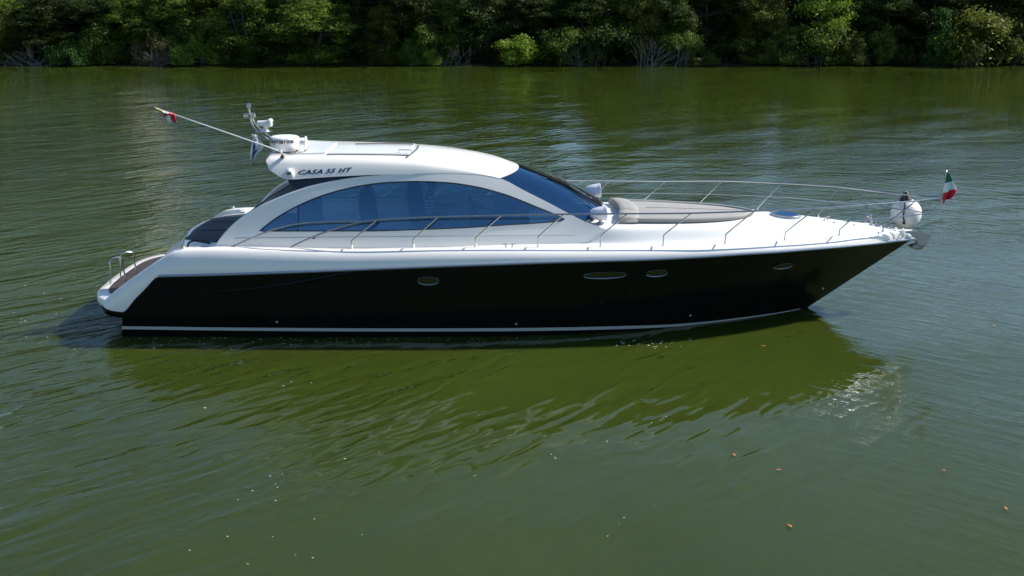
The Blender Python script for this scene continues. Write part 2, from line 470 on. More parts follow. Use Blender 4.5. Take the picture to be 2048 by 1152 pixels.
def lobes(kind):
    L = []
    if kind == 'bush':
        for _ in range(20):
            a = random.uniform(0, 2*pi); r = 1.15 * math.sqrt(random.random()); z = random.uniform(0.25, 2.15) * (1 - 0.28 * r / 1.1)
            L.append((r*cos(a), r*sin(a)*0.85, z, random.uniform(.30, .62), random.uniform(.26, .5)))
    elif kind == 'low':
        for _ in range(18):
            x = random.uniform(-1.8, 1.8); L.append((x, random.uniform(-.8, .8), random.uniform(.15, 1.15) * (1 - abs(x) * .25), random.uniform(.3, .6), random.uniform(.2, .42)))
    elif kind == 'tall':
        for _ in range(60):
            z = random.uniform(0.15, 5.2); rr = 1.6 * (1 - (abs(z - 2.2) / 3.8) ** 2) + .25
            a = random.uniform(0, 2*pi); r = rr * math.sqrt(random.random())
            L.append((r*cos(a), r*sin(a)*.85, z, random.uniform(.28, .58), random.uniform(.35, .75)))
    elif kind == 'spray':       # loose, open, layered branches
        for _ in range(34):
            z = random.uniform(0.8, 5.6); a = random.uniform(0, 2*pi); r = 2.1 * math.sqrt(random.random())
            L.append((r*cos(a), r*sin(a)*.8, z, random.uniform(.35, .8), random.uniform(.12, .26)))
    elif kind == 'tree':
        for _ in range(85):
            z = random.uniform(0.6, 10.5); rr = 2.9 * (1 - (abs(z - 5.5) / 6.2) ** 2) + .4
            a = random.uniform(0, 2*pi); r = rr * math.sqrt(random.random())
            L.append((r*cos(a), r*sin(a)*.9, z, random.uniform(.4, .95), random.uniform(.35, .85)))
    return L
def crown_mesh(name, kind, nleaf, size):
    Lb = lobes(kind)
    wts = np.array([l[3] ** 2 for l in Lb]); wts /= wts.sum()
    idx = rng.choice(len(Lb), nleaf, p=wts)
    A = np.array(Lb)[idx]
    d = rng.normal(size=(nleaf, 3)); d /= np.linalg.norm(d, axis=1)[:, None]
    rad = (0.55 + 0.5 * rng.random(nleaf) ** 0.6)
    # ragged twigs: some leaves stick out
    out = rng.random(nleaf) < 0.34
    rad[out] *= rng.uniform(1.0, 1.75, out.sum())
    ctr = A[:, :3] + d * np.stack([A[:, 3], A[:, 3], A[:, 4]], 1) * rad[:, None]
    # leaves sit in tufts at the twig tips, with gaps between the tufts
    ntw = max(60, nleaf // 38)
    pick = rng.choice(nleaf, ntw)
    tw = ctr[pick]; twd = d[pick] + rng.normal(size=(ntw, 3)) * .5; twv = rng.random(ntw); tr = size * rng.uniform(1.3, 2.6, ntw)
    near = rng.integers(0, ntw, nleaf)
    cl = rng.random(nleaf) < 0.9
    ctr[cl] = tw[near[cl]] + rng.normal(size=(cl.sum(), 3)) * tr[near[cl]][:, None] * np.array([1.1, 1.1, .75])
    d = np.where(cl[:, None], twd[near], d); lv = np.where(cl, .7 * twv[near] + .3 * rng.random(nleaf), rng.random(nleaf))
    ctr[:, 2] = np.maximum(ctr[:, 2], 0.05)
    nrm = d * 0.8 + rng.normal(size=(nleaf, 3)) * 0.45 + np.array([0, 0, 0.35]); nrm /= np.linalg.norm(nrm, axis=1)[:, None]
    u = np.cross(nrm, rng.normal(size=(nleaf, 3))); u /= np.linalg.norm(u, axis=1)[:, None]
    v = np.cross(nrm, u)
    s = size * rng.uniform(0.6, 1.3, nleaf)[:, None]
    q = np.stack([ctr - u * s, ctr - v * s * .45 + nrm * s * .12, ctr + u * s, ctr + v * s * .45 + nrm * s * .12], 1).reshape(-1, 3)
    me = bpy.data.meshes.new(name)
    me.vertices.add(4 * nleaf); me.vertices.foreach_set('co', q.ravel())
    me.loops.add(4 * nleaf); me.loops.foreach_set('vertex_index', np.arange(4 * nleaf))
    me.polygons.add(nleaf); me.polygons.foreach_set('loop_start', np.arange(nleaf) * 4); me.polygons.foreach_set('loop_total', np.full(nleaf, 4))
    at = me.attributes.new('leafv', 'FLOAT', 'POINT'); at.data.foreach_set('value', np.repeat(lv, 4))
    me.update(calc_edges=True)
    return me, Lb
def trunk_mb(kind, Lb):
    mb = MB(); H = {'bush': 1.6, 'low': .7, 'tall': 4, 'spray': 4.6, 'tree': 8.5}[kind]
    R = {'bush': .05, 'low': .035, 'tall': .09, 'spray': .08, 'tree': .2}[kind]
    stems = 1 if kind == 'tree' else 4
    tops = []
    for k in range(stems):
        a = random.uniform(0, 2*pi); sp = 0.0 if stems == 1 else .5
        p = [Vector((sp*.4*cos(a), sp*.4*sin(a), -.3))]
        for i in range(1, 6):
            t = i / 5
            p.append(Vector((sp*cos(a)*(.4+t*1.2)+random.uniform(-.12, .12), sp*sin(a)*(.4+t*1.2)+random.uniform(-.12, .12), H*t)))
        mb.tube(p, [R*(1-.14*i) for i in range(6)], 7); tops.append(p)
    for l in Lb:
        p = random.choice(tops); b0 = min(p, key=lambda q: abs(q.z - max(l[2] - .5 * random.random() - .4, 0.1)))
        e = Vector(l[:3]); m1 = b0.lerp(e, .5) + Vector((random.uniform(-.1, .1), random.uniform(-.1, .1), -.08))
        mb.tube([b0, m1, e], [R*.45, R*.3, R*.12], 5, cap=False)
    return mb
PROTO = {}
def proto(kind, var, n, size):
    me, Lb = crown_mesh('crown_' + kind, kind, n, size)
    tm = trunk_mb(kind, Lb)
    tme = bpy.data.meshes.new('trunk_' + kind); tme.from_pydata([tuple(p) for p in tm.v], [], tm.f); tme.materials.append(M_bark)
    tme.polygons.foreach_set('use_smooth', [True] * len(tme.polygons))
    PROTO.setdefault(kind, []).append((me, tme))
for k in range(4): proto('bush', k, 9000, 0.085)
for k in range(2): proto('low', k, 8000, 0.08)
for k in range(4): proto('tall', k, 33000, 0.076)
for k in range(3): proto('spray', k, 11000, 0.12)
for k in range(4): proto('tree', k, 50000, 0.108)
CW = {'bush': 3.0, 'low': 4.2, 'tall': 4.2, 'spray': 5.2, 'tree': 7.6}
CH = {'bush': 2.5, 'low': 1.45, 'tall': 5.7, 'spray': 5.7, 'tree': 11.2}
CRM = {}
def plant(name, kind, col, x, y, width, height, label, cat, group=None):
    var = random.randrange(len(PROTO[kind])); me, tme = PROTO[kind][var]
    key = (kind, var, col)
    if key not in CRM:
        m2 = me.copy(); m2.materials.clear(); m2.materials.append(LM[col]); CRM[key] = m2
    t = thing(name, label, cat, (x, y, 0.1), group, (0, 0, random.uniform(-.6, .6) + random.choice((0, pi))))
    t.scale = (width / CW[kind], (width / CW[kind]) * .9 , height / CH[kind])
    o = bpy.data.objects.new('crown', CRM[key]); C.objects.link(o); o.parent = t
    o = bpy.data.objects.new('trunk', tme); C.objects.link(o); o.parent = t
    return t
def at_px(px, dy=0.0):
    y = SHORE + dy
    z = (y - CAM.y) * CP + CAM.z * SP
    return (px - 1024) / FPX * z, y
PXM = 24.2
FR = [ # px0, px1, top py, kind, colour, dy, label, name
 (-45, 34, -10, 'tall', 'olive', 1.2, 'tall olive green mangrove at the far left edge of the bank', 'mangrove_bush'),
 (98, 192, 88, 'low', 'green', 0.3, 'low fresh green bush hanging over the water beside the grey dead branches', 'mangrove_bush'),
 (176, 244, 52, 'bush', 'mid', 0.8, 'narrow upright green bush just right of the low fresh green one', 'mangrove_bush'),
 (276, 358, 76, 'low', 'brown', 0.5, 'rounded brownish shrub at the water with a pale twiggy foot', 'mangrove_bush'),
 (356, 452, 82, 'low', 'bright', 0.3, 'low yellow green bush right of the rounded brownish shrub', 'mangrove_bush'),
 (430, 562, 4, 'tall', 'mid', 1.6, 'tall green mangrove rising behind the low yellow green bush', 'mangrove_bush'),
 (555, 712, 14, 'tall', 'mid', 1.3, 'broad grey green mangrove with yellow tips low over the water', 'mangrove_bush'),
 (300, 420, -10, 'tall', 'mid', 2.8, 'tall green mangrove behind the rounded brownish shrub', 'mangrove_bush'),
 (640, 720, 30, 'tall', 'mid', 2.4, 'upright green mangrove filling the gap right of the broad grey green one', 'mangrove_bush'),
 (728, 818, 28, 'tall', 'olive', 1.2, 'olive green mangrove standing left of two low bright clumps', 'mangrove_bush'),
 (800, 846, 84, 'bush', 'green', 0.2, 'small fresh green clump, left one of the pair at the water', 'mangrove_bush'),
 (832, 884, 100, 'low', 'bright', 0.1, 'small low yellow green clump, right one of the pair at the water', 'mangrove_bush'),
 (826, 930, 18, 'tall', 'mid', 1.8, 'tall green mangrove above the pair of small low clumps', 'mangrove_bush'),
 (995, 1072, 76, 'bush', 'bright', 0.4, 'small isolated yellow green bush against the dark middle of the wood', 'mangrove_bush'),
 (1085, 1170, 58, 'bush', 'mid', 0.8, 'green bush with grey twigs, left neighbour of the darker one', 'mangrove_bush'),
 (1150, 1252, 52, 'bush', 'dark', 1.0, 'dark green bush left of the white bare branches', 'mangrove_bush'),
 (1240, 1325, 12, 'spray', 'olive', 1.8, 'loose olive tree leaning over the white bare branches', 'mangrove_bush'),
 (1325, 1400, 58, 'bush', 'mid', 0.8, 'green bush with grey twigs just right of the white bare branches', 'mangrove_bush'),
 (1376, 1442, 110, 'low', 'olive', 0.1, 'very low yellowish clump trailing on the water', 'mangrove_bush'),
 (1466, 1580, -6, 'tall', 'olive', 1.8, 'feathery tall olive mangrove in the right half of the bank', 'mangrove_bush'),
 (1520, 1600, 70, 'bush', 'mid', 0.6, 'shaded green bush at the foot of the feathery olive mangrove', 'mangrove_bush'),
 (1575, 1690, -30, 'spray', 'bright', 2.4, 'bright leaved tree with layered branches at the top of the picture', 'mangrove_bush'),
 (1590, 1702, 46, 'bush', 'mid', 0.9, 'wide mid green bush below the bright layered branches', 'mangrove_bush'),
 (1672, 1728, 76, 'bush', 'olive', 0.4, 'small olive bush left of the bright yellow green one', 'mangrove_bush'),
 (1730, 1780, 60, 'bush', 'bright', 1.2, 'compact bright yellow green bush standing alone before a dark gap', 'mangrove_bush'),
 (1836, 1905, 34, 'bush', 'green', 1.0, 'upright green bush on the left flank of the large olive one', 'mangrove_bush'),
 (1860, 2004, 24, 'bush', 'olive', 0.8, 'large rounded olive bush near the right edge with grey twigs below', 'mangrove_bush'),
 (1996, 2046, 74, 'bush', 'olive', 0.6, 'small olive bush at the right edge of the bank', 'mangrove_bush'),
]
for (a, b_, top, kind, col, dy, lab, nm) in FR:
    x, y = at_px((a + b_) / 2, dy)
    plant(nm, kind, col, x, y - .6, (b_ - a) / PXM * 1.15, (130 - top) / PXM * 1.1, lab, 'bush', 'mangrove bushes along the water')
# trees behind
k = 0
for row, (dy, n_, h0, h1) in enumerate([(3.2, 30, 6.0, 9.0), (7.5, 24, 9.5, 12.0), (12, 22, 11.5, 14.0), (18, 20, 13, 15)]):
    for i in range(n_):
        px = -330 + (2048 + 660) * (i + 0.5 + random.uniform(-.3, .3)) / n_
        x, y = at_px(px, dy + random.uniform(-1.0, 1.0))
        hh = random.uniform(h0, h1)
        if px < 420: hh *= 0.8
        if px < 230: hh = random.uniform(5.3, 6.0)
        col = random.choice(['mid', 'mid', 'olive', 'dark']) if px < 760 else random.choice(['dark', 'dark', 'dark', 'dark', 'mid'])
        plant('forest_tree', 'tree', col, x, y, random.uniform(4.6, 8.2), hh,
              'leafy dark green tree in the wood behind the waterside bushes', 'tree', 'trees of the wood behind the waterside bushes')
# undergrowth in the shade closing the gaps at the bank
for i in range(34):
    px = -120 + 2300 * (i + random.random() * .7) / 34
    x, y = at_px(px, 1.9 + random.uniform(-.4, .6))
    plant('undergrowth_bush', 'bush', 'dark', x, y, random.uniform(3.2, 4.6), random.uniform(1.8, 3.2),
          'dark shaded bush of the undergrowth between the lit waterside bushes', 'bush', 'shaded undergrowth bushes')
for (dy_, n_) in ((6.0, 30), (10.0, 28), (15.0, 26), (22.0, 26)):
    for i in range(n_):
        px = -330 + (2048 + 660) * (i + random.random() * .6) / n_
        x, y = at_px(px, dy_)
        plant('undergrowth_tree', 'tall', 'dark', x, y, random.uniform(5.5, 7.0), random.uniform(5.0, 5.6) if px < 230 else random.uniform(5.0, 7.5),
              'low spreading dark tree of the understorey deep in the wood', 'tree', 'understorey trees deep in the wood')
tw = thing('added_tower', 'pale apartment tower guessed beyond the wood, added out of view for its grey reflection on the water', 'building', (-72, 150, 0))
TW, TD, TH = 31, 16, 43  # unseen guessed tower, added and sized for the pale reflection on the water
mb = MB(); mb.box((0, 0, TH / 2), (TW, TD, TH)); mb.build('wall', mat('pale_render', (0.42, 0.40, 0.37), .8, noise=.06, nscale=.3), tw, smooth=False)
M_tg = mat('tower_glass', (0.08, 0.10, 0.12), .15)
for f_ in range(12):
    z_ = 3 + f_ * 3.05
    for c_ in range(5):
        mb = MB(); mb.box((-TW / 2 + 2.4 + c_ * 6.0, -TD / 2 - .02, z_ + 1.2), (2.4, .12, 1.5)); mb.build('window', M_tg, tw, smooth=False)
    mb = MB(); mb.box((0, -TD / 2 - .5, z_ - .1), (TW, 1.0, .18)); mb.build('balcony', M_curtain, tw, smooth=False)
# bare dead branches
def dead(px, dy, wd, ht, n, label, lean=0.0, r=0.03):
    x, y = at_px(px, dy); mb = MB()
    for i in range(n):
        a = random.gauss(0, .85) + lean; b_ = random.uniform(-.8, -.0)
        bx_ = random.gauss(0, wd * .22); p = [Vector((bx_, random.uniform(-.3, .3), -.1))]; L_ = random.uniform(.6, 1.0)
        for s_ in range(1, 6):
            t = s_ / 5 * L_
            p.append(Vector((bx_ + random.gauss(0, .05) + wd * .42 * sin(a) * t + random.uniform(-.06, .06), b_ * t * .8, ht * cos(a) ** .8 * t * (1 - .25 * t) + random.uniform(-.04, .04) if cos(a) > 0 else .1)))
        mb.tube(p, [r * (1 - .16 * s_) for s_ in range(6)], 5)
        for q in range(5):
            s_ = random.choice((2, 3, 4)); st = p[s_]; d = (p[s_] - p[s_ - 1]).normalized()
            e = st + d * random.uniform(.25, .7) + Vector((random.uniform(-.35, .35), random.uniform(-.25, .1), random.uniform(-.05, .4)))
            mb.tube([st, st.lerp(e, .5) + Vector((0, 0, .04)), e], [r * .5, r * .35, r * .18], 4)
    o = mb.build('dead_branches', M_twig); o.location = (x, y, 0)
    tag(o, label, 'branches', 'bare branches at the water')
dead(62, -.3, 4.5, 1.6, 15, 'grey fallen branches at the left end of the bank', lean=-.3)
dead(100, .4, 4.0, 2.4, 12, 'thin grey branches arching above the low fresh green bush', lean=.2, r=.022)
dead(1300, -.8, 3.4, 2.9, 20, 'white bare branches fanning up from the water', r=.028)
dead(1160, -.3, 3.4, 2.0, 14, 'grey twigs in front of the dark green bush', r=.02)
dead(1372, -.2, 2.4, 2.6, 12, 'grey upright twigs right of the white bare branches', r=.018)
dead(905, -.2, 2.6, 1.7, 12, 'grey brown twigs below the tall green mangrove', r=.02)
dead(320, -.5, 3.0, 1.0, 22, 'pale twigs at the foot of the rounded brownish shrub', r=.016)
dead(1620, .2, 2.4, 2.6, 10, 'grey twigs left of the wide mid green bush', r=.018)
dead(1930, -.3, 3.4, 1.4, 14, 'grey twigs low under the large rounded olive bush', r=.02)

# =================================================================== THE YACHT
yacht = thing('yacht', 'white motor yacht with black hull and blue arched windows on the green river', 'yacht')

b_r = curve([(-8.2, 1.98), (-7.3, 2.03), (-5, 2.12), (-2, 2.15), (0, 2.13), (2, 2.05), (3.5, 1.90), (4.76, 1.65), (5.6, 1.37), (6.4, 1.00), (7.1, .60), (7.6, .28), (7.9, .10), (8.06, 0.0)])
b_w = curve([(-7.3, 1.90), (-3, 1.92), (0, 1.85), (2, 1.6), (3.25, 1.25), (4.5, .78), (5.4, .36), (6.05, 0.0)])
def on_b(px, py, inset=0.0): return S(px, py, lambda X, Z: max(b_r(X) - inset, 0.0))
# rub rail height along X
rubpx = [(318, 552), (400, 550), (500, 547), (600, 543.5), (700, 539.5), (800, 535.5), (900, 531.5), (1000, 528), (1100, 524.5), (1200, 521.5), (1300, 518.5), (1400, 513.5), (1500, 507), (1600, 500), (1700, 491.5), (1780, 483), (1822, 478)]
Zr = curve([(q.x, q.z) for q in (on_b(*p) for p in rubpx)])
edgepx = [(395, 499), (430, 498.5), (480, 499), (540, 500), (600, 501.5), (700, 503), (800, 501.5), (900, 500), (1000, 499.5), (1100, 499.5), (1200, 499), (1300, 497.5), (1400, 494.5), (1500, 490), (1600, 483.5), (1700, 474), (1770, 466), (1812, 463)]
def inset_e(X): return 0.15 * ss(8.0, 6.0, X) + 0.01
Ze = curve([(q.x, q.z) for q in (S(p[0], p[1], lambda X, Z: max(b_r(X) - inset_e(X), 0)) for p in edgepx)])
XBOW = 8.06; XR0 = on_b(318, 552).x; XE0 = S(395, 500, lambda X, Z: b_r(X) - .15).x

# ---- black hull (loft between keel, waterline and rub rail)
def wingtop(X):   # top limit of black paint aft of the rub rail start
    xa = on_b(245, 624); xb = on_b(318, 552)
    t = (X - xa.x) / (xb.x - xa.x); return xa.z + (xb.z - xa.z) * min(max(t, 0), 1)
xstern = on_b(245, 624).x
rows = []; NS = 90
LV = [0, .08, .18, .3, .45, .6, .75, .88, 1.0]
for i in range(NS + 1):
    s = i / NS; s2 = s
    Xt = xstern + (XBOW - xstern) * s2; Xw = xstern - .10 + (6.15 - xstern) * s2
    top = wingtop(Xt) if Xt < XR0 else Zr(Xt)
    Br = b_r(Xt); Bw = b_w(Xw)
    row = [Vector((xstern + .05 + (5.3 - xstern) * s2, -Bw * .55, -.75 * (1 - s2 ** 3) - .1)), Vector((Xw - .05 * s2, -Bw * .97, -.22))]
    for l in LV:
        z = top * l
        fl = l + .10 * sin(pi * l) * (1 - ss(.45, 1, s2) * 2.0)
        row.append(Vector((Xw + (Xt - Xw) * l, -(Bw + (Br - Bw) * fl), z)))
    rows.append(row)
mb = MB(); mb.loft(rows)
# transom closing
mb.mirror()
n_ = len(rows[0]); k = len(rows) * n_
for j in range(n_ - 1): mb.f.append((j, j + 1, k + j + 1, k + j))
hull = mb.build('hull', M_black, yacht, sharp=30, label='glossy black hull')
def hullpt(px, py, off=0.0):
    """point on black hull side seen at px,py (for fittings)"""
    def hb(X, Z):
        top = Zr(X); l = min(max(Z / top, 0), 1)
        # invert the shear of the loft
        best = None
        Xb = X
        for _ in range(8):
            s = min(max((Xb - xstern) / (XBOW - xstern), 0), 1)
            Xw = xstern - .10 + (6.15 - xstern) * s
            l = min(max(Z / (wingtop(Xb) if Xb < XR0 else Zr(Xb)), 0), 1)
            Xb = Xb + (X - (Xw + (Xb - Xw) * l))
        s = min(max((Xb - xstern) / (XBOW - xstern), 0), 1); Xw = xstern - .10 + (6.15 - xstern) * s
        l = min(max(Z / (wingtop(Xb) if Xb < XR0 else Zr(Xb)), 0), 1)
        fl = l + .10 * sin(pi * l) * (1 - ss(.45, 1, s) * 2.0)
        return b_w(Xw) + (b_r(Xb) - b_w(Xw)) * fl
    return S(px, py, hb, off)
# boot stripe, slightly proud of the hull
def strip(p0, p1, off, n=60, pxs=None):
    top, bot = [], []
    for i in range(n + 1):
        px = pxs[0] + (pxs[1] - pxs[0]) * i / n
        a = hullpt(px, p0(px), off); b = hullpt(px, p1(px), off); top.append(a); bot.append(b)
    return top, bot
st0 = curve([(243, 652), (500, 655), (800, 656.5), (1000, 656), (1150, 654), (1250, 651.5), (1330, 649), (1420, 642), (1500, 632.5), (1560, 624.0), (1600, 616.8)])
st1 = curve([(243, 658), (500, 661), (800, 662.5), (1000, 662), (1150, 660), (1250, 657.5), (1330, 654), (1420, 645.5), (1500, 635.5), (1560, 626.2), (1600, 618.4)])
t_, b_ = strip(st0, st1, 0.014, n=120, pxs=(244, 1600))
mb = MB(); mb.loft([[p for p in t_], [p for p in b_]]); mb.build('boot_stripe', M_boot, yacht); mb.mirrored().build('boot_stripe', M_boot, yacht)
# moulded crease swoop aft on black hull
cr = [(300, 588), (400, 584), (480, 580), (560, 570), (640, 556), (706, 543)]
mb = MB(); path = [hullpt(*p, 0.0) for p in cr]; mb.tube(bez(path, 6), [0.006 + .03 * min(1, i / 24) for i in range(31)], 8); mb.build('hull_crease', M_black, yacht); mb.mirrored().build('hull_crease', M_black, yacht)
# rub rail
mb = MB(); N = 80
path = [Vector((X, -b_r(X) - .012, Zr(X))) for X in np.linspace(XR0, XBOW, N)]
mb.tube(path, .026, 8); mb.mirror(); mb.build('rub_rail', M_rub, yacht, label='narrow steel blue rub rail between black hull and white topside')

# ---- white topside incl. descending stern wings
low = [(205, 611), (210, 616), (222, 621), (245, 624), (270, 598), (290, 578), (316, 553.5)]
up = [(205, 605), (210, 600), (222, 590), (245, 572), (270, 554), (297, 535), (316, 522), (335, 510), (350, 503), (367, 500.3), (395, 499)]
lowf = curve(low + [(p[0], p[1] - 1.5) for p in rubpx[1:]])
upf = curve(up[:-1] + edgepx)
rows = []
pxs = list(np.linspace(205, 245, 9)) + list(np.linspace(250, 420, 26)) + list(np.linspace(440, 1820, 90))
prof = [(0, 0), (.12, .02), (.3, .08), (.5, .2), (.7, .38), (.85, .60), (.95, .82), (1.0, 1.0)]
for px in pxs:
    a = on_b(px, lowf(px)); 
    ein = lambda X: (inset_e(X) if px > 395 else 0.08 + .08 * ss(205, 395, px))
    u = S(px, upf(min(px, 1812)), lambda X, Z: max(b_r(X) - ein(X), 0))
    if px > 1812: u = a + Vector((0, .0, .10 * (1822 - px) / 10 + .03))
    row = []
    for (h, i_) in prof:
        row.append(Vector((a.x + (u.x - a.x) * h, a.y + (u.y - a.y) * i_, a.z + (u.z - a.z) * h)))
    # rounded top then inner face
    wi = min(.28, max(abs(u.y) * .5, 0.0))
    row.append(Vector((u.x, u.y + wi * .35, u.z + .015)))
    row.append(Vector((u.x, u.y + wi * .8, u.z + .005)))
    row.append(Vector((u.x, u.y + wi, u.z - (.05 if px > 380 else .05 + (u.z - .62) * ss(385, 350, px)))))
    rows.append(row)
mb = MB(); mb.loft(rows)
k0 = len(rows[0]); mb.f.append(tuple(range(k0)))
mb.mirror(); topside = mb.build('topside', M_white, yacht, sharp=55, label='white rounded topside sweeping down to the stern')
# black lip under the wings
lipt = curve([(203, 610), (207, 616), (215, 620), (230, 623), (247, 625)])
lipb = curve([(203, 613), (207, 623), (215, 630), (230, 634), (247, 636)])
rows = []
for px in np.linspace(203, 258, 20):
    tk = .10 * ss(243, 256, px)
    a = on_b(px, lipt(px), -.012 + tk); b_ = on_b(px, lipb(px), .05 + tk)
    rows.append([Vector((a.x, a.y + .10, a.z + .01)), a, Vector((a.x, a.y - .005, (a.z + b_.z) / 2)), b_, Vector((b_.x + .04, b_.y + .5, b_.z - .01))])
mb = MB(); mb.loft(rows); mb.build('platform_skirt', M_black, yacht, sharp=50); mb.mirrored().build('platform_skirt', M_black, yacht, sharp=50)

# ---- swim platform
PZL = 0.70
def plat_outline(sc=0.0, n=48):
    out = []
    a0 = -1.97 + sc; 
    pts = [(-6.4, -1.9 + sc)]
    for i in range(n + 1):
        y = a0 + (-2 * a0) * i / n
        x = -8.05 + sc + .58 * (abs(y) / abs(a0)) ** 6 + .12 * (abs(y) / abs(a0)) ** 2
        pts.append((x, y))
    pts.append((-6.4, 1.9 - sc)); return pts
ol = plat_outline(0); il = plat_outline(.17)
rows = [[Vector((x, y, .40)) for x, y in plat_outline(.10)], [Vector((x, y, .50)) for x, y in plat_outline(.02)], [Vector((x, y, .60)) for x, y in ol], [Vector((x, y, PZL - .02)) for x, y in plat_outline(.015)], [Vector((x, y, PZL)) for x, y in plat_outline(.05)], [Vector((x, y, PZL)) for x, y in plat_outline(.16)]]
mb = MB(); mb.loft(rows); k = len(mb.v); nn = len(il)
mb.f.append(tuple(range((len(rows) - 1) * nn, len(rows) * nn))); mb.f.append(tuple(range(nn))[::-1])
plat = mb.build('swim_platform', M_white, yacht, sharp=50, label='white rounded swim platform')
v = [Vector((x, y, PZL + .006)) for x, y in plat_outline(.19)]; k = len(v)
obj('teak_deck', v, [tuple(range(k))], M_teak, plat, smooth=False, label='dark teak planks on the platform')
# ladder hand rails: two arches
def arch(x0y0, x1y1, top, r=.016):
    a = PZ(*x0y0, PZL); b = PZ(*x1y1, PZL)
    h = top
    pts = [a]
    pts += [a + Vector((.03, 0, h - .22)), a.lerp(b, .12) + Vector((0, 0, h - .05)), a.lerp(b, .5) + Vector((0, 0, h)), a.lerp(b, .88) + Vector((0, 0, h - .05)), b + Vector((-.04, 0, h - .22)), b]
    return MB().tube(bez(pts, 5), r, 8)
arch((221, 569), (253, 563), .52).build('grab_rail', M_chrome, yacht, label='chrome hand rail of the bathing ladder, nearer the corner')
arch((241, 556), (275, 549), .50).build('grab_rail', M_chrome, yacht, label='chrome hand rail of the bathing ladder, farther from the corner')
# exhaust at stern waterline
mb = MB(); mb.lathe((-7.28, -1.55, .12), [(.09, -.1), (.10, 0), (.105, .12), (.09, .12), (.085, .0)], 20, 'X'); mb.build('exhaust_outlet', M_dull, yacht)

# ---- transom / cockpit block between platform and deck
rows = []
for t in np.linspace(0, 1, 12):
    x = -6.9 + 1.0 * t; z = PZL + (1.55 - PZL) * ss(0, 1, t)
    hw = 1.72 - .1 * (1 - t)
    rows.append([Vector((x, y, z - .04 * (abs(y) / 1.7) ** 4)) for y in np.linspace(-hw, hw, 17)])
rows.append([Vector((-4.4, y, 1.56)) for y in np.linspace(-1.72, 1.72, 17)])
mb = MB(); mb.loft(rows); mb.build('transom', M_white, yacht, sharp=50)

# ---- side decks + foredeck
def hbS(X, Z):
    nX = .34 * ss(-1.8, 1.9, X) + .10 * ss(-3.5, -6.0, X) * 0
    base = 1.70 - nX
    t = Z - 1.6
    return base - .20 * t - .085 * max(t, 0) ** 2
def hbe(X): return max(b_r(X) - inset_e(X), 0.0)
Zs = curve([(-8, 1.6), (0, 1.94), (1.0, 1.97), (2.5, 1.96), (4, 1.92), (5.5, 1.86), (7.0, 1.72), (7.6, 1.63), (8.03, 1.54)])
rows = []
for X in np.linspace(XE0 + .05, .36, 60):   # side deck strip, near
    e = hbe(X); z = Ze(X)
    rows.append([Vector((X, -(e - .24 + .0), z - .012)), Vector((X, -(e - .26), z - .02)), Vector((X, -1.66, z - .016)), Vector((X, -1.35, z - .016))])
mb = MB(); mb.loft(rows); mb.build('side_deck', M_deckwhite, yacht, sharp=50); mb.mirrored().build('side_deck', M_deckwhite, yacht, sharp=50)
def fore_section(X):
    e = hbe(X); z = Ze(X); zs = max(Zs(X), z + .01); out = []
    tight = ss(1.2, 2.0, X)
    f = min(1.0, e / 1.2)
    yi = e - .24 * f; y1 = e - .40 * f; y2 = e - .66 * f; 
    zs = z + (zs - z) * ss(-.1, 1.3, X); bl = ss(.9, 2.6, X)
    y1 = (hbS(X, z) - .02) * (1 - bl) + y1 * bl; y2 = (hbS(X, zs) - .03) * (1 - bl) + y2 * bl
    out = [(e - .0 * f, z + .0), (e - .04 * f, z + .012), (yi, z - .012), (yi - .02 * f, z - .02), (y1, z - .015)]
    for k in range(1, 7):
        t = k / 6; out.append((y1 + (y2 - y1) * t, z - .015 + (zs - z + .015) * ss(0, 1, t) * .92 ))
    for k in range(1, 9):
        t = k / 8; out.append((y2 * (1 - t), z - .015 + (zs - z + .015) * (.92 + .08 * sin(t * pi / 2)) + .035 * f * (1 - (1 - t) ** 2)))
    return out
rows = []
for X in np.linspace(.35, 8.03, 110):
    sec = fore_section(X)
    row = [Vector((X, -y, z)) for y, z in sec] + [Vector((X, y, z)) for y, z in sec[::-1][1:]]
    rows.append(row)
mb = MB(); mb.loft(rows)
mb.build('foredeck', M_deckwhite, yacht, sharp=60, label='white cambered foredeck')
def deckz(X, Y):
    sec = fore_section(X); ys = [s_[0] for s_ in sec][::-1]; zs_ = [s_[1] for s_ in sec][::-1]
    return float(np.interp(abs(Y), ys, zs_))
def on_deck(px, py):
    Z = 1.9
    for _ in range(20):
        q = PZ(px, py, Z); Z = .5 * Z + .5 * deckz(q.x, q.y)
    return PZ(px, py, Z)
# bow cap
mb = MB(); 
mb.lathe((7.90, 0, Zr(8.0) + .075), [(.02, -.09), (.09, -.08), (.13, -.03), (.13, .01), (.10, .05), (.02, .06)], 24)
mb.build('bow_cap', M_white, yacht)

# ---- superstructure
def SS(px, py, off=0.0): return S(px, py, hbS, off)
arch_top = curve([(431, 494), (440, 481), (466, 452), (492, 431), (518, 415.6), (545, 402.6), (591, 384), (626, 373), (685, 361.5), (729, 355.5), (773, 352), (826, 349)])
win_top = curve([(519, 462), (524, 458), (535, 449), (553, 436), (597, 411), (656, 387.5), (714, 373), (773, 365.2), (832, 363), (890, 365), (949, 373), (1007, 388), (1050, 404), (1080, 416.5), (1105, 426.5), (1122, 434), (1129, 438.5)])
win_bot = curve([(519, 462.3), (744, 462), (830, 459.5), (919, 456), (1000, 450.8), (1078, 446), (1112, 443.2), (1124, 441.5), (1129, 439)])
pill_top = curve([(826, 349), (860, 347.5), (900, 347.5), (940, 349), (975, 352.5), (1000, 357), (1048, 380.6), (1106, 410), (1136, 426), (1171, 443.6), (1200, 455), (1230, 464)])
deckl = curve([(431, 496), (700, 496), (900, 495), (1000, 494), (1100, 492), (1171, 487), (1240, 474)])
def topc(px): return arch_top(px) if px < 826 else pill_top(px)
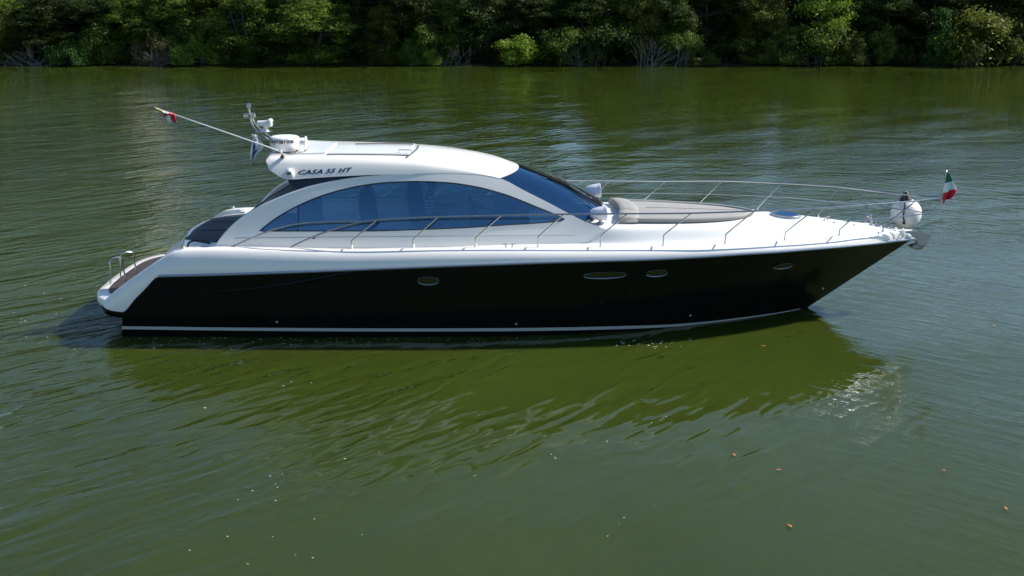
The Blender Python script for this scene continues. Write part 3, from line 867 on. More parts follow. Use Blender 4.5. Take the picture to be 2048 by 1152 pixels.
def colstrip(mb, px0, px1, fa, fb, n, m, off=0.0):
    rows = []
    for i in range(n + 1):
        px = px0 + (px1 - px0) * i / n
        a, b = fa(px), fb(px)
        rows.append([SS(px, a + (b - a) * j / m, off) for j in range(m + 1)])
    mb.loft(rows)
# outer skin of arch: bulge it slightly outward
side = MB()
def midc(px):
    if px <= 519.01: t = max(519 - px, 0) / 88; return 462.2 * (1 - t) + .5 * (topc(px) + deckl(px)) * t
    t = min(max(px - 1129, 0) / 70, 1); return 439 * (1 - t) + .5 * (topc(px) + deckl(px)) * t
pcs = sorted(set(round(v_, 3) for v_ in [431 + 88 * i / 20 for i in range(21)] + [519 + 610 * (0.5 - 0.5 * cos(pi * i / 90)) for i in range(91)] + [1129 + 81 * i / 16 for i in range(1, 17)]))
pcs = [p_ for i_, p_ in enumerate(pcs) if i_ == 0 or p_ - pcs[i_ - 1] > .15]
def winl(px, f): return midc(px) if (px <= 519.01 or px >= 1128.99) else f(px)
for o_ in (0, .05):
    side.loft([[SS(px, topc(px) + (winl(px, win_top) - topc(px)) * j / 7, -o_) for j in range(8)] for px in pcs])
    side.loft([[SS(px, winl(px, win_bot) + (deckl(px) - winl(px, win_bot)) * j / 7, -o_) for j in range(8)] for px in pcs])
cab = side.build('cabin_side', M_white, yacht, sharp=50, label='white cabin side with the arched window pillar')
cab2 = side.mirrored().build('cabin_side', M_white, yacht, sharp=50)
# soft raised bead along arch: outer roll
def roll(mb, pts, r): mb.tube(pts, r, 10)
bead = MB(); roll(bead, [SS(px, arch_top(px) + 1, -.03) for px in np.linspace(431, 826, 60)], .035)
bead.build('arch_edge', M_white, yacht); bead.mirrored().build('arch_edge', M_white, yacht)
for s_ in (1, -1):
    q_ = [SS(px, 476 - 5 * (px - 470) / 600, -.045 + .048) for px in np.linspace(470, 1150, 60)]
    MB().tube([Vector((p.x, p.y * s_, p.z)) for p in q_], .004, 5).build('moulding_seam', M_rub, cab if s_ > 0 else cab2)
q_ = SS(627, 476.5); mb = MB(); mb.box(q_, (.06, .02, .02), bev=.006); mb.build('scupper', M_blackp, cab)
# side windows
def build_glass(mir):
    g_ = MB(); rows = []
    for i in range(81):
        t = i / 80; px = 519 + 610 * (0.5 - 0.5 * cos(pi * t))
        a, b = win_top(px), win_bot(px)
        rows.append([SS(px, a + (b - a) * j / 8, -.018) for j in range(9)])
    g_.loft(rows)
    fr = MB()
    loop = [SS(px, win_top(px), -.002) for px in np.linspace(519, 1129, 90)] + [SS(px, win_bot(px), -.002) for px in np.linspace(1122, 525, 60)]
    fr.tube(loop, .011, 6, closed=True)
    dv = MB(); dv.tube([SS(596.5, 411.5 + 50.5 * j / 8, -.012) for j in range(9)], .008, 6)
    if mir: g_ = g_.mirrored(); fr = fr.mirrored(); dv = dv.mirrored()
    o = g_.build('side_window', M_glass, yacht, label='long arched blue tinted side window'); 
    fr.build('window_seal', M_blackp, o); dv.build('window_divider', M_blackp, o)
build_glass(False); build_glass(True)

# navy side fin between arch and roof
roof_low = curve([(532, 322), (536, 336), (550, 347), (565, 356.5), (580, 359), (626, 356), (700, 351.8), (760, 349.5), (826, 348.5)])
fin = MB(); rows = []
for i in range(41):
    t = i / 40; px = 574 + 252 * t
    a = roof_low(px) - 1
    b = arch_top(px) + 1
    if px < 592:
        b = 360 + 26 * ((px - 574) / 18) ** .6
    rows.append([SS(px, a + (b - a) * j / 5, -.03) for j in range(6)])
fin.loft(rows)
f1 = fin.build('side_fin', M_navy, yacht, label='dark navy fin panel under the hardtop'); mod_solid(f1, .04, -1)
f2 = fin.mirrored().build('side_fin', M_navy, yacht); mod_solid(f2, .04, -1)

# hardtop roof: near lower edge -> shoulder -> centre -> mirrored
should = curve([(532, 320), (540, 313), (560, 313), (600, 315), (700, 318), (828, 325), (900, 333.5), (950, 342), (984, 351), (1003, 358)])
def roof_low2(px): return roof_low(px) if px < 826 else max(pill_top(px) , 0) - .5
def hbR(X, Z): return hbS(X, Z) + .002 + .013 * ss(-1.2, -2.6, X)
centre_px = [(556, 297.5), (600, 299), (700, 295.5), (800, 295), (870, 298.5), (950, 309), (1000, 320), (1037, 333.5)]
CZ = curve([(q.x, q.z) for q in (P(a, b, 0.0) for a, b in centre_px)])
rows = []
xc_end = P(1038, 333.5, 0).x; xc0 = P(552, 300, 0).x
pr = list(np.linspace(532.5, 1000, 84))
for i, px in enumerate(pr):
    t = i / (len(pr) - 1)
    lo = S(px, roof_low2(px), hbR); sh = S(px, min(should(px), roof_low2(px) - .6), lambda X, Z: hbR(X, Z) - .03)
    # x of centre runs ahead of the sides at the front, round at back
    xc = xc0 + (xc_end - xc0) * t
    zc = CZ(xc)
    row = [Vector(lo + Vector((0, .05, .0))), lo, lo.lerp(sh, .33) + Vector((0, -.012, 0)), lo.lerp(sh, .66) + Vector((0, -.014, .0)), sh]
    for k in range(1, 9):
        q = k / 8
        y = sh.y * (1 - q)
        e_ = 1 - (1 - q) ** 2.4
        z = sh.z + (zc - sh.z) * e_
        x = sh.x + (xc - sh.x) * (1 - (1 - q) ** 2.0)
        row.append(Vector((x, y, z)))
    full = row + [Vector((p.x, -p.y, p.z)) for p in row[::-1][1:]]
    rows.append(full)
mb = MB(); mb.loft(rows)
k0 = len(rows[0])
# underside
ceil_rows = []
for r in rows: 
    a = r[0]; b = r[-1]
    ceil_rows.append([a] + [Vector((r[4 + (k0 - 9) * j // 8].x * .0 + a.x, a.y + (b.y - a.y) * j / 8, a.z + .02 + .06 * sin(pi * j / 8))) for j in range(1, 8)] + [b])
mb.loft(ceil_rows)
mb.f.append(tuple(range(k0)))
roof = mb.build('hardtop', M_white, yacht, sharp=62, label='white streamlined hardtop roof')
def roofz(X, Y):
    best = None
    r = min(rows, key=lambda r_: abs(r_[k0 // 2].x - X - 0 * Y))
    ys = [p.y for p in r[4:13]]; zs_ = [p.z for p in r[4:13]]
    return float(np.interp(-abs(Y), ys, zs_))
def on_roof(px, py):
    Z = 3.2
    for _ in range(20):
        q = PZ(px, py, Z); Z = .5 * Z + .5 * roofz(q.x, min(max(q.y, -1.1), 1.1))
    return PZ(px, py, Z)
# windshield
A1 = SS(1000, 357.5); A2 = SS(1171, 444); xb_ = P(1205, 413, 0.0)
def warc(c, cx, cz, n=24):
    out = []
    for i in range(n + 1):
        y = -1 + 2 * i / n; q = 1 - abs(y) ** 2.3
        out.append(Vector((c.x + (cx - c.x) * q, abs(c.y) * y, c.z + (cz - c.z) * q)))
    return out
topa = warc(A1, xc_end, CZ(xc_end)); bota = warc(A2, xb_.x, xb_.z)
rows_w = []
for j in range(15):
    t = j / 14
    side_p = SS(1000 + 171 * t, pill_top(1000 + 171 * t))
    row = []
    for i in range(25):
        y = -1 + 2 * i / 24; p = topa[i].lerp(bota[i], t)
        lin = A1.lerp(A2, t)
        d = side_p - lin
        q = abs(y) ** 3
        p = p + Vector((d.x * q, (abs(side_p.y) - abs(lin.y)) * y, d.z * q + .05 * sin(pi * t) * (1 - q)))
        row.append(p)
    rows_w.append(row)
mb = MB(); mb.loft(rows_w)
ws = mb.build('windshield', M_wglass, yacht, label='raked wraparound dark blue windshield')
MB().tube(rows_w[0], .006, 6).build('windshield_seal', M_blackp, ws); MB().tube(rows_w[-1], .014, 6).build('windshield_seal', M_blackp, ws)
# wipers
for (i0, j0, i1, j1) in ((17, 14, 14, 5), (12, 14, 12, 6), (6, 14, 10, 9)):
    mb = MB(); a = rows_w[j0][i0] + Vector((.02, 0, .05)); b = rows_w[j1][i1] + Vector((.03, 0, .06))
    mb.tube([a, a.lerp(b, .5) + Vector((0, 0, .035)), b], [.014, .012, .009], 6)
    d = (b - a).normalized(); c1 = b - d * .45; c2 = b + d * .32
    mb.tube([c1 + Vector((0, .06, -.03)), c2 + Vector((0, .06, -.03))], .011, 6)
    mb.build('wiper', M_blackp, ws)
# black centre strip (right rim of the glass as seen)
mb = MB(); mb.tube([rows_w[j][13] + Vector((.004, 0, .008)) for j in range(15)], .014, 6); mb.build('centre_bar', M_blackp, ws)

# aft smoked glass triangle + frame rods near aft end of arch (both sides)
for s_ in (1, -1):
    a = P(458, 458, 1.25); b = P(585, 366, 1.20); c = P(594, 385, 1.20); d_ = P(520, 433, 1.3)
    pts = [Vector((p.x, p.y * s_, p.z)) for p in (a, b, c, d_)]
    mb = MB(); mb.add(pts, [(0, 1, 2, 3)]); o = mb.build('aft_screen', M_smoke, yacht, smooth=False)
    m2 = MB(); m2.tube([pts[0], pts[0].lerp(pts[1], .5) + Vector((-.02, 0, .04)), pts[1]], .016, 6); m2.tube([pts[3] + Vector((.02, 0, .02)), pts[2]], .010, 6); m2.build('screen_frame', M_blackp, o)

# ---- roof furniture
q0 = on_roof(588, 316); q1 = on_roof(652, 311)
# raised radar plinth and sunroof
mb = MB()
def roof_slab(mb, x0, x1, hw, th, n=16, m=10, hwf=None):
    rr = []
    for i in range(n + 1):
        t = i / n; X = x0 + (x1 - x0) * t; w_ = hw if hwf is None else hwf(t)
        row = []
        for j in range(m + 1):
            y = -w_ + 2 * w_ * j / m
            row.append(Vector((X, y, roofz(X, y) + th)))
        rr.append([Vector((X, -w_ - .03, roofz(X, w_) - .03))] + row + [Vector((X, w_ + .03, roofz(X, w_) - .03))])
    k_ = len(mb.v); mb.loft(rr); n2 = m + 3
    mb.f.append(tuple(k_ + j for j in range(n2))[::-1]); mb.f.append(tuple(k_ + n * n2 + j for j in range(n2)))
roof_slab(mb, P(592, 305, -.6).x, P(652, 305, -.6).x, .70, .03)
mb.build('radar_plinth', M_white, yacht, sharp=35)
mb = MB(); roof_slab(mb, P(658, 308, -.6).x, P(818, 308, -.6).x, .70, .014, 30, 12)
sr = mb.build('sunroof', M_white, yacht, sharp=35, label='sliding sunroof panel')
xa_, xb2 = P(656, 308, -.6).x, P(820, 308, -.6).x
mb = MB()
for yy in (-.79, .30):
    mb.tube([Vector((X, yy, roofz(X, yy) + (.006 if yy < 0 else .034))) for X in np.linspace(xa_ + (.4 if yy > 0 else 0), xb2, 20)], .010, 6)
mb.tube([Vector((xb2 + .10 * (1 - (y_ / .8) ** 2) , y_, roofz(xb2, y_) + .008)) for y_ in np.linspace(-.95, .3, 16)], .014, 6)
mb.build('sunroof_gap', M_seam, sr)
mb = MB(); a = on_roof(797, 307); b = on_roof(824, 307.5)
mb.tube([a, a + Vector((.01, 0, .07)), b + Vector((-.01, 0, .07)), b], .010, 6); mb.build('handle', M_chrome, sr)
# small dark vent and antenna foot
mb = MB(); q = on_roof(561, 317); q.y = max(q.y, -1.15); mb.lathe(q + Vector((0, 0, -.01)), [(.05, 0), (.04, .02), (.02, .05), (.005, .055)], 12); mb.build('roof_vent', M_blackp, yacht)

# radome
RC = P(569, 283, -.35)
rad = MB(); rad.lathe(RC + Vector((0, 0, -.15)), [(.14, -.03), (.22, -.02), (.258, .02), (.272, .07), (.280, .13), (.284, .18), (.284, .215), (.272, .240), (.24, .255), (.12, .268), (.01, .270)], 48)
radome = rad.build('radome', M_plastic, yacht, label='round white radar dome', sharp=60)
mb = MB(); mb.tube([RC + Vector((-.3, -.1, -.2)), RC + Vector((.36, -.1, -.2)), RC + Vector((.46, -.1, -.12))], .018, 8)
mb.tube([RC + Vector((-.3, .15, -.2)), RC + Vector((.36, .15, -.2))], .018, 8)
for dx in (-.22, .22):
    mb.tube([RC + Vector((dx, -.1, -.2)), Vector((RC.x + dx, RC.y - .1, roofz(RC.x + dx, .4)))], .016, 8); mb.tube([RC + Vector((dx, .15, -.2)), Vector((RC.x + dx, RC.y + .15, roofz(RC.x + dx, .2)))], .016, 8)
mb.build('radar_bracket', M_chrome, yacht)
mb = MB(); mb.box(RC + Vector((.30, .12, -.03)), (.14, .18, .16), bev=.04); mb.build('antenna_box', M_plastic, yacht)
q = P(611, 285.5, -.55)
mb = MB(); mb.lathe(q, [(.015, -.12), (.03, -.08), (.045, -.03), (.09, -.015), (.125, .0), (.125, .015), (.05, .035), (.01, .04)], 24, 'X')
mb.build('horn', M_plastic, yacht, label='round white horn facing the bow')

def text_mesh(s, size=1.0, shear=0.0, offset=0.0, space=1.0):
    cu = bpy.data.curves.new('lettering', 'FONT'); cu.body = s; cu.size = size; cu.shear = shear; cu.offset = offset; cu.space_character = space
    cu.resolution_u = 3
    o = bpy.data.objects.new('lettering', cu); C.objects.link(o)
    dg = bpy.context.evaluated_depsgraph_get(); dg.update()
    me = o.evaluated_get(dg).to_mesh()
    v = [p.co.copy() for p in me.vertices]; f = [tuple(p.vertices) for p in me.polygons]
    o.evaluated_get(dg).to_mesh_clear()
    bpy.data.objects.remove(o); bpy.data.curves.remove(cu)
    return v, f
# Raymarine around the dome (facing the camera side)
def dome_text(s, start, mat_, allw):
    v, f = text_mesh(s, .125, 0, .003)
    R_ = .2870; out = []
    for p in v:
        a = -pi / 2 + (p.x + start - allw / 2) / R_ - .12
        out.append(RC + Vector((R_ * cos(a), R_ * sin(a), p.y + .0)))
    obj('lettering', out, f, mat_, radome, smooth=False)
wt = lambda s: max(p.x for p in text_mesh(s, .125, 0, .003)[0])
full = wt('Raymarine'); w1 = wt('Rayma'); w2 = wt('Raymar')
dome_text('Rayma', 0, M_txtblack, full); dome_text('r', w1 + .006, M_txtred, full); dome_text('ine', w2 + .008, M_txtblack, full)
# CASA 55HT on the hardtop side
def side_text(s, pxa, pxb, pya, pyb, hpx, size_x=None):
    v, f = text_mesh(s, 1.0, .4, .036, 1.1)
    xm = max(p.x for p in v); x0 = min(p.x for p in v); ym = max(p.y for p in v)
    out = []
    for p in v:
        t = (p.x - x0) / (xm - x0); px = pxa + (pxb - pxa) * t; py = pya + (pyb - pya) * t - hpx * p.y / ym
        q = S(px, py, hbR); hit = RT.ray_cast(Vector((q.x, -4, q.z)), Vector((0, 1, 0)))[0]
        out.append((hit if hit else q) + Vector((0, -.004, .001)))
    return out, f
from mathutils.bvhtree import BVHTree
RT = BVHTree.FromPolygons([v_.co.copy() for v_ in roof.data.vertices], [tuple(p_.vertices) for p_ in roof.data.polygons])
mb = MB()
for a in (('CASA', 596, 645, 349.5, 347.2, 9), ('55', 650.5, 672.5, 346.8, 345.4, 8.6), ('HT', 676, 705, 345.2, 343.2, 8.4)):
    v, f = side_text(*a); mb.add(v, f)
mb.build('lettering', M_letter, roof, smooth=False)
# navigation light
q = S(580, 345, hbR)
mb = MB(); mb.lathe(q + Vector((0, -.03, 0)), [(.02, -.11), (.06, -.07), (.085, -.01), (.08, .04), (.05, .07), (.01, .08)], 20, 'Z', R=Matrix.Rotation(radians(-25), 3, 'Y'))
nl = mb.build('navigation_light', M_plastic, yacht)
mb = MB(); mb.box(q + Vector((.005, -.12, .005)), (.085, .03, .055), bev=.01); mb.build('lens', M_green, nl, label='green lens')

# mast
yM = -.45
f1_ = P(563, 303, yM); f2_ = P(507, 254, yM); f3_ = P(498.5, 221, yM); f4_ = P(497.5, 214, yM)
mb = MB(); mb.tube(bez([f1_, f1_.lerp(f2_, .5), f2_, f3_, f4_], 4), .019, 8)
g1 = P(572, 300, yM + .28); g2 = P(513, 252, yM + .14); g3 = P(503, 230, yM + .02)
mb.tube(bez([g1, g1.lerp(g2, .5), g2, g3], 4), .019, 8)
mb.tube([P(542, 285, yM), P(548, 281, yM + .25)], .012, 6)
mast = mb.build('mast', M_chrome, yacht, label='leaning twin tube chrome light mast')
mb = MB(); mb.lathe(P(497.5, 211, yM) + Vector((0, 0, -.02)), [(.035, -.03), (.045, -.02), (.045, .05), (.03, .065), (.01, .07)], 16); mb.build('mast_light', M_clear, mast)
for px in (493, 506):
    mb = MB(); mb.lathe(P(px, 231, yM) + Vector((0, 0, -.03)), [(.03, -.02), (.055, 0), (.055, .05), (.03, .075), (.01, .08)], 16); mb.build('deck_light', M_chrome, mast)
mb = MB(); pc = P(528, 263, yM); mb.box(pc, (.30, .22, .015), bev=.004); mb.tube([P(510, 262, yM), pc], .014, 6); mb.build('light_bracket', M_chrome, mast)
sp = MB(); sc_ = P(531, 247, yM); sp.lathe(pc + Vector((.03, 0, .0)), [(.075, .0), (.06, .02), (.035, .07), (.035, .12)], 16)
sp.lathe(sc_ + Vector((-.01, 0, 0)), [(.035, -.15), (.055, -.13), (.058, -.02), (.072, .06), (.078, .07)], 16, 'X')
sp.box(sc_ + Vector((.09, 0, .015)), (.09, .17, .15), bev=.04)
hs_ = sp.build('searchlight', M_plastic, yacht, label='white searchlight on the mast bracket')
mb = MB(); mb.box(sc_ + Vector((.132, -.035, .015)), (.012, .04, .09), bev=.005); mb.box(sc_ + Vector((.132, .035, .015)), (.012, .04, .09), bev=.005); mb.build('lens', M_dull, hs_)

# two deck floodlights at windshield foot
def flood(px, py, Y, nm):
    c = P(px, py, Y); mb = MB()
    mb.lathe(c + Vector((0.0, 0, 0)), [(.02, -.165), (.07, -.16), (.105, -.10), (.125, 0), (.135, .09), (.137, .11), (.14, .115), (.14, .155), (.12, .16), (.02, .15)], 28, 'X', R=Matrix.Rotation(radians(-4), 3, 'Y'))
    o = mb.build('floodlight', M_lilac, yacht, label=nm)
    m2 = MB(); zf = deckz(c.x + .03, Y) if c.x > .4 else c.z - .3
    m2.tube([c + Vector((.04, 0, -.12)), Vector((c.x + .04, Y, zf - .01))], .03, 10); m2.lathe(Vector((c.x + .04, Y, zf)), [(.08, 0), (.07, .03), (.03, .04)], 16); m2.build('foot', M_dull, o)
    m3 = MB(); m3.lathe(c + Vector((.13, 0, -.009)), [(.142, 0), (.142, .012)], 24, 'X'); m3.build('rim', M_plastic, o)
flood(1186, 381, .75, 'white cup shaped lamp on the far side of the windshield foot'); flood(1197, 427, -1.0, 'white cup shaped lamp on the near side of the windshield foot')

# ---- rails
def rin(X): return max(hbe(X) - .07 - .11 * ss(7.6, 5.5, X), 0.02)
rext = curve([(0.5, 0), (2.5, .05), (4.5, .21), (6.3, .36), (7.0, .36), (7.9, .32), (8.6, .0)])
def RP(px, py): return S(px, py, lambda X, Z: rin(X))
def RT_(px, py): return S(px, py, lambda X, Z: rin(X) + rext(X))
rail_px = [(582, 494), (600, 485), (625, 474.5), (655, 462.5), (690, 451.5), (715, 446), (744, 441), (800, 437), (875, 434), (1001, 431), (1128, 428.5), (1255, 427.5), (1383, 426.5), (1509, 422), (1632, 417), (1735, 409.5), (1831, 402)]
near = [RT_(*p) for p in rail_px]
near = [Vector((p.x, p.y, p.z)) for p in near]
tipz = P(1888, 394, 0.0)
def side_rail(s_):
    pts = [Vector((p.x, p.y * s_, p.z)) for p in near]
    # converge on the bow tip
    end = [Vector((tipz.x, -.02 * s_, tipz.z))]
    return bez(pts + end, 5)
for s_ in (1, -1):
    mb = MB(); mb.tube(side_rail(s_), .0165, 8); mb.build('rail', M_chrome, yacht, label='long top rail on the %s side' % ('near' if s_ > 0 else 'far'))
    mb = MB(); a_px = [(457, 496.5), (500, 477.5), (545, 459.5), (590, 449), (640, 444.5), (690, 443), (722, 444.5)]
    pts = [RP(*p) for p in a_px]; pts = [Vector((p.x, p.y * s_, p.z)) for p in pts]; mb.tube(bez(pts, 5), .0165, 8); mb.build('grab_rail', M_chrome, yacht)
stan = [((703.5, 497), (703.5, 482), (753, 440)), ((826.6, 496), (826.6, 479), (875.5, 434)), ((951, 493.5), (951, 476), (1001.5, 431)), ((1076.6, 490.5), (1076.6, 473), (1127.6, 428.5)),
        ((1201.7, 488), (1201.7, 471), (1255, 427.5)), ((1326.8, 487), (1326.8, 470), (1383, 426.5)), ((1450.8, 484.5), (1450.8, 468.5), (1509, 422)), ((1569.5, 480.5), (1570, 465), (1632, 417)),
        ((1678, 475.5), (1679, 459.5), (1735.5, 409.5)), ((1765, 468), (1767, 453.6), (1831.5, 402))]
for s_ in (1, -1):
    for (a, b, c) in stan:
        pa, pb, pc_ = RP(*a), RP(*b), RT_(*c)
        pa.z = (Ze(pa.x) if pa.x < .4 else deckz(pa.x, pa.y)) - .01
        pb = Vector((pa.x, pa.y, pb.z))
        pts = [Vector((q.x, q.y * s_, q.z)) for q in (pa, pa.lerp(pb, .8), pb.lerp(pc_, .1), pc_)]
        mb = MB(); mb.tube(bez(pts, 4), .0125, 7); st_o = mb.build('stanchion', M_chrome, yacht)
        mb = MB(); mb.tube([pts[0], pts[0] + Vector((0, 0, .09))], [.026, .02], 8); mb.lathe(pts[0], [(.045, .0), (.04, .015), (.02, .02)], 12); mb.build('socket', M_plastic, st_o)
# far mid wire, lower pulpit rails and bow post
wirepx = [(1128, 387), (1203, 387), (1311, 387), (1429, 388.5), (1560, 394), (1644, 401), (1705, 406.7), (1754, 412.6)]
def farS(px, py):
    Y = 1.7
    for _ in range(25):
        q = P(px, py, Y); Y = .5 * Y + .5 * (rin(q.x) + rext(q.x) * .55)
    return P(px, py, Y)
lowtip = P(1858, 426.5, 0.0)
pts = [farS(*p) for p in wirepx] + [lowtip + Vector((-.05, .03, .005))]
mb = MB(); mb.tube(bez(pts, 4), .006, 6); mb.build('guard_wire', M_dull, yacht, label='thin guard wire on the far side')
mb = MB(); mb.tube([RP(1686, 444), P(1795, 434, -.22), lowtip], [.006, .012, .013], 7); mb.build('pulpit_rail', M_chrome, yacht, label='low pulpit rail on the near side')
mb = MB(); mb.tube([farS(1754, 412.6), lowtip], .012, 7); mb.tube([lowtip, tipz], .0125, 7); mb.build('pulpit_rail', M_chrome, yacht, label='low pulpit rail on the far side with the bow strut')

# ---- cleats
def cleat(p, ang=0.0, sc=1.0):
    mb = MB(); d = Vector((cos(ang), sin(ang), 0))
    for s_ in (-1, 1):
        b = p + d * (.055 * s_ * sc)
        mb.tube([b, b + Vector((0, 0, .055 * sc)) + d * (.012 * s_)], [.016 * sc, .011 * sc], 8)
        mb.tube([b + Vector((0, 0, .06 * sc)) - d * (.03 * s_ * sc), b + Vector((0, 0, .062 * sc)) + d * (.075 * sc * s_)], [.011 * sc, .008 * sc], 8)
    mb.tube([p + d * (.07 * sc), p - d * (.07 * sc)], .008, 6)
    mb.build('cleat', M_chrome, yacht)
for s_ in (1, -1):
    p = RP(1018, 491); p.y *= s_; p.z = Ze(p.x); cleat(p)
    p = S(386, 499.5, lambda X, Z: b_r(X) - .25); p.y *= s_; p.z = 1.60; cleat(p, .3, 1.1)
    p = S(404, 499, lambda X, Z: b_r(X) - .25); p.y *= s_; p.z = 1.60; cleat(p, .3, 1.1)
    p = S(366, 499, lambda X, Z: b_r(X) - .25); p.y *= s_
    mb = MB(); mb.lathe(p, [(.04, -.02), (.03, .03), (.045, .05), (.035, .07), (.01, .075)], 14); mb.build('fairlead', M_chrome, yacht)
p = on_deck(1652, 441); cleat(p + Vector((0, 0, .01)), .7, 1.0)
for q in ((1668, 445.5), (1708, 450)):
    p = on_deck(*q); mb = MB(); mb.lathe(p, [(.035, 0), (.03, .008), (.005, .01)], 14); mb.build('deck_filler', M_dull, yacht)

# ---- windlass and bow hardware
p = on_deck(1737, 444)
mb = MB(); mb.lathe(p + Vector((0, 0, -.02)), [(.10, 0), (.095, .03), (.05, .04), (.035, .09), (.06, .12), (.062, .15), (.05, .17), (.01, .175)], 20)
mb.box(p + Vector((.10, -.03, .02)), (.2, .10, .05), bev=.015); mb.build('windlass', M_chrome, yacht)
for (a, dx) in (((1752, 452), .08), ((1768, 454), .06), ((1783, 456), .07)):
    p = on_deck(*a); mb = MB(); mb.tube([p, p + Vector((0, 0, .08)), p + Vector((dx, 0, .1)), p + Vector((dx + .02, 0, .01))], .012, 6); mb.box(p + Vector((.03, 0, .015)), (.16, .06, .03), bev=.01); mb.build('bow_fitting', M_chrome, yacht)
mb = MB()
for i in range(9):
    c = Vector((7.2 + i * .075, .0, deckz(7.2 + i * .075, 0) + .02)); ang = (i % 2) * pi / 2
    lp = [c + Vector((.05 * cos(t), .022 * sin(t) * cos(ang), .022 * sin(t) * sin(ang))) for t in np.linspace(0, 2 * pi, 10)[:-1]]
    mb.tube(lp, .008, 5, closed=True)
mb.build('anchor_chain', M_dull, yacht)
# anchor roller cheeks
mb = MB(); rz = Zr(8.0) + .16
for s_ in (-1, 1):
    pts = [(7.75, rz + .03), (8.02, rz + .01), (8.36, rz - .05), (8.40, rz - .12), (8.27, rz - .29), (8.16, rz - .25), (8.04, rz - .10), (7.85, rz - .05)]
    v = [Vector((x, .07 * s_ - .006, z)) for x, z in pts] + [Vector((x, .07 * s_ + .006, z)) for x, z in pts]; k = len(pts)
    mb.add(v, [tuple(range(k)), tuple(range(k, 2 * k))[::-1]] + [(i, (i + 1) % k, k + (i + 1) % k, k + i) for i in range(k)])
mb.lathe(Vector((8.32, -.06, rz - .12)), [(.05, 0), (.035, .05), (.035, .07), (.05, .12)], 16, R=Matrix.Rotation(-pi / 2, 3, 'X'))
mb.box((7.92, 0, rz - .0), (.4, .13, .012))
mb.build('bow_roller', M_dull, yacht, sharp=30)
anc = thing('anchor', 'galvanised plough anchor hanging at the bow roller', 'anchor', (8.13, 0, rz - .22))
mb = MB(); mb.tube([(-.25, 0, .12), (.05, 0, .02), (.2, 0, -.06)], [.018, .022, .024], 8); mb.build('shank', M_dull, anc)
mb = MB(); mb.add([(.28, 0, .0), (-.10, -.14, -.13), (-.14, 0, -.06), (-.10, .14, -.13), (.12, 0, -.17), (.05, 0, .0)], [(0, 1, 4), (0, 4, 3), (1, 2, 4), (2, 3, 4), (0, 5, 1), (0, 3, 5), (1, 5, 2), (2, 5, 3)]); mb.build('fluke', M_chrome, anc, smooth=False)

# ---- hatch on foredeck
p = on_deck(1571, 431.5) + Vector((0, 0, .02))
mb = MB()
tilt = Matrix.Rotation(radians(3), 3, 'Y')
mb.lathe(p + Vector((0, 0, 0)), [(.285, -.02), (.285, .02), (.27, .032), (.245, .032), (.24, .02)], 40, R=tilt)
ht = mb.build('deck_hatch', M_chrome, yacht, label='round chrome rimmed deck hatch', sharp=50)
mb = MB(); mb.lathe(p + Vector((0, 0, 0)), [(.244, .02), (.244, .026), (.01, .030)], 40, R=tilt); mb.build('glass', M_wglass, ht)
mb = MB(); mb.lathe(p, [(.31, -.03), (.305, .003), (.285, .010)], 40, R=tilt); mb.build('gasket', M_rub, ht)

# ---- portholes on the black hull
def porthole(cx, cy, wd, ht_, tiltpx=0.0, label=None):
    def ell(sc, off, n=36, dy=0.0, q=1.0):
        out = []
        for i in range(n):
            a = 2 * pi * i / n; x = cos(a); y = sin(a)
            x = math.copysign(abs(x) ** q, x)
            px = cx + wd / 2 * sc * x; py = cy + ht_ / 2 * sc * y + tiltpx * x + dy
            out.append(hullpt(px, py, off))
        return out
    fr = MB(); fr.loft([ell(1.0, .002), ell(.98, .022), ell(.90, .026), ell(.84, .012)], close=True)
    o = fr.build('porthole', M_chrome if label is None else M_navy, yacht, label=label)
    gl = MB(); e = ell(.88, .010); gl.add(e, [tuple(range(len(e)))]); gl.build('glass', M_pglass, o, smooth=False)
    lip = MB(); n_ = 20
    pts = [hullpt(cx + wd / 2 * .96 * cos(a), cy + ht_ / 2 * .93 * sin(a) + tiltpx * cos(a), .028) for a in np.linspace(.12 * pi, .88 * pi, n_)]
    lip.tube(pts, [.004 + .008 * sin(pi * i / (n_ - 1)) for i in range(n_)], 6); lip.build('rim', M_chrome, o)
porthole(857, 561, 46, 18, 0, 'oval porthole amidships')
porthole(1209.5, 550, 94, 14, -1.5, 'long narrow oval hull window')
porthole(1313.5, 546, 47, 14, -1.5, 'short oval porthole beside the long hull window')
porthole(1565, 532, 43, 10, -2.5, 'foremost slim porthole below the bow rail')
for (a, b) in ((553.5, 644), (1032, 648), (1380, 631), (1645, 577)):
    q = hullpt(a, b, .0); mb = MB(); mb.lathe(q + Vector((0, .01, 0)), [(.028, 0), (.026, .02), (.016, .03), (.01, .02)], 14, R=Matrix.Rotation(pi / 2, 3, 'X')); mb.build('drain_fitting', M_chrome, yacht)

# ---- cabin interior
mb = MB(); mb.box((-2.4, 0, 1.18), (6.6, 3.0, .04)); mb.build('cabin_floor', M_interior, yacht, smooth=False)
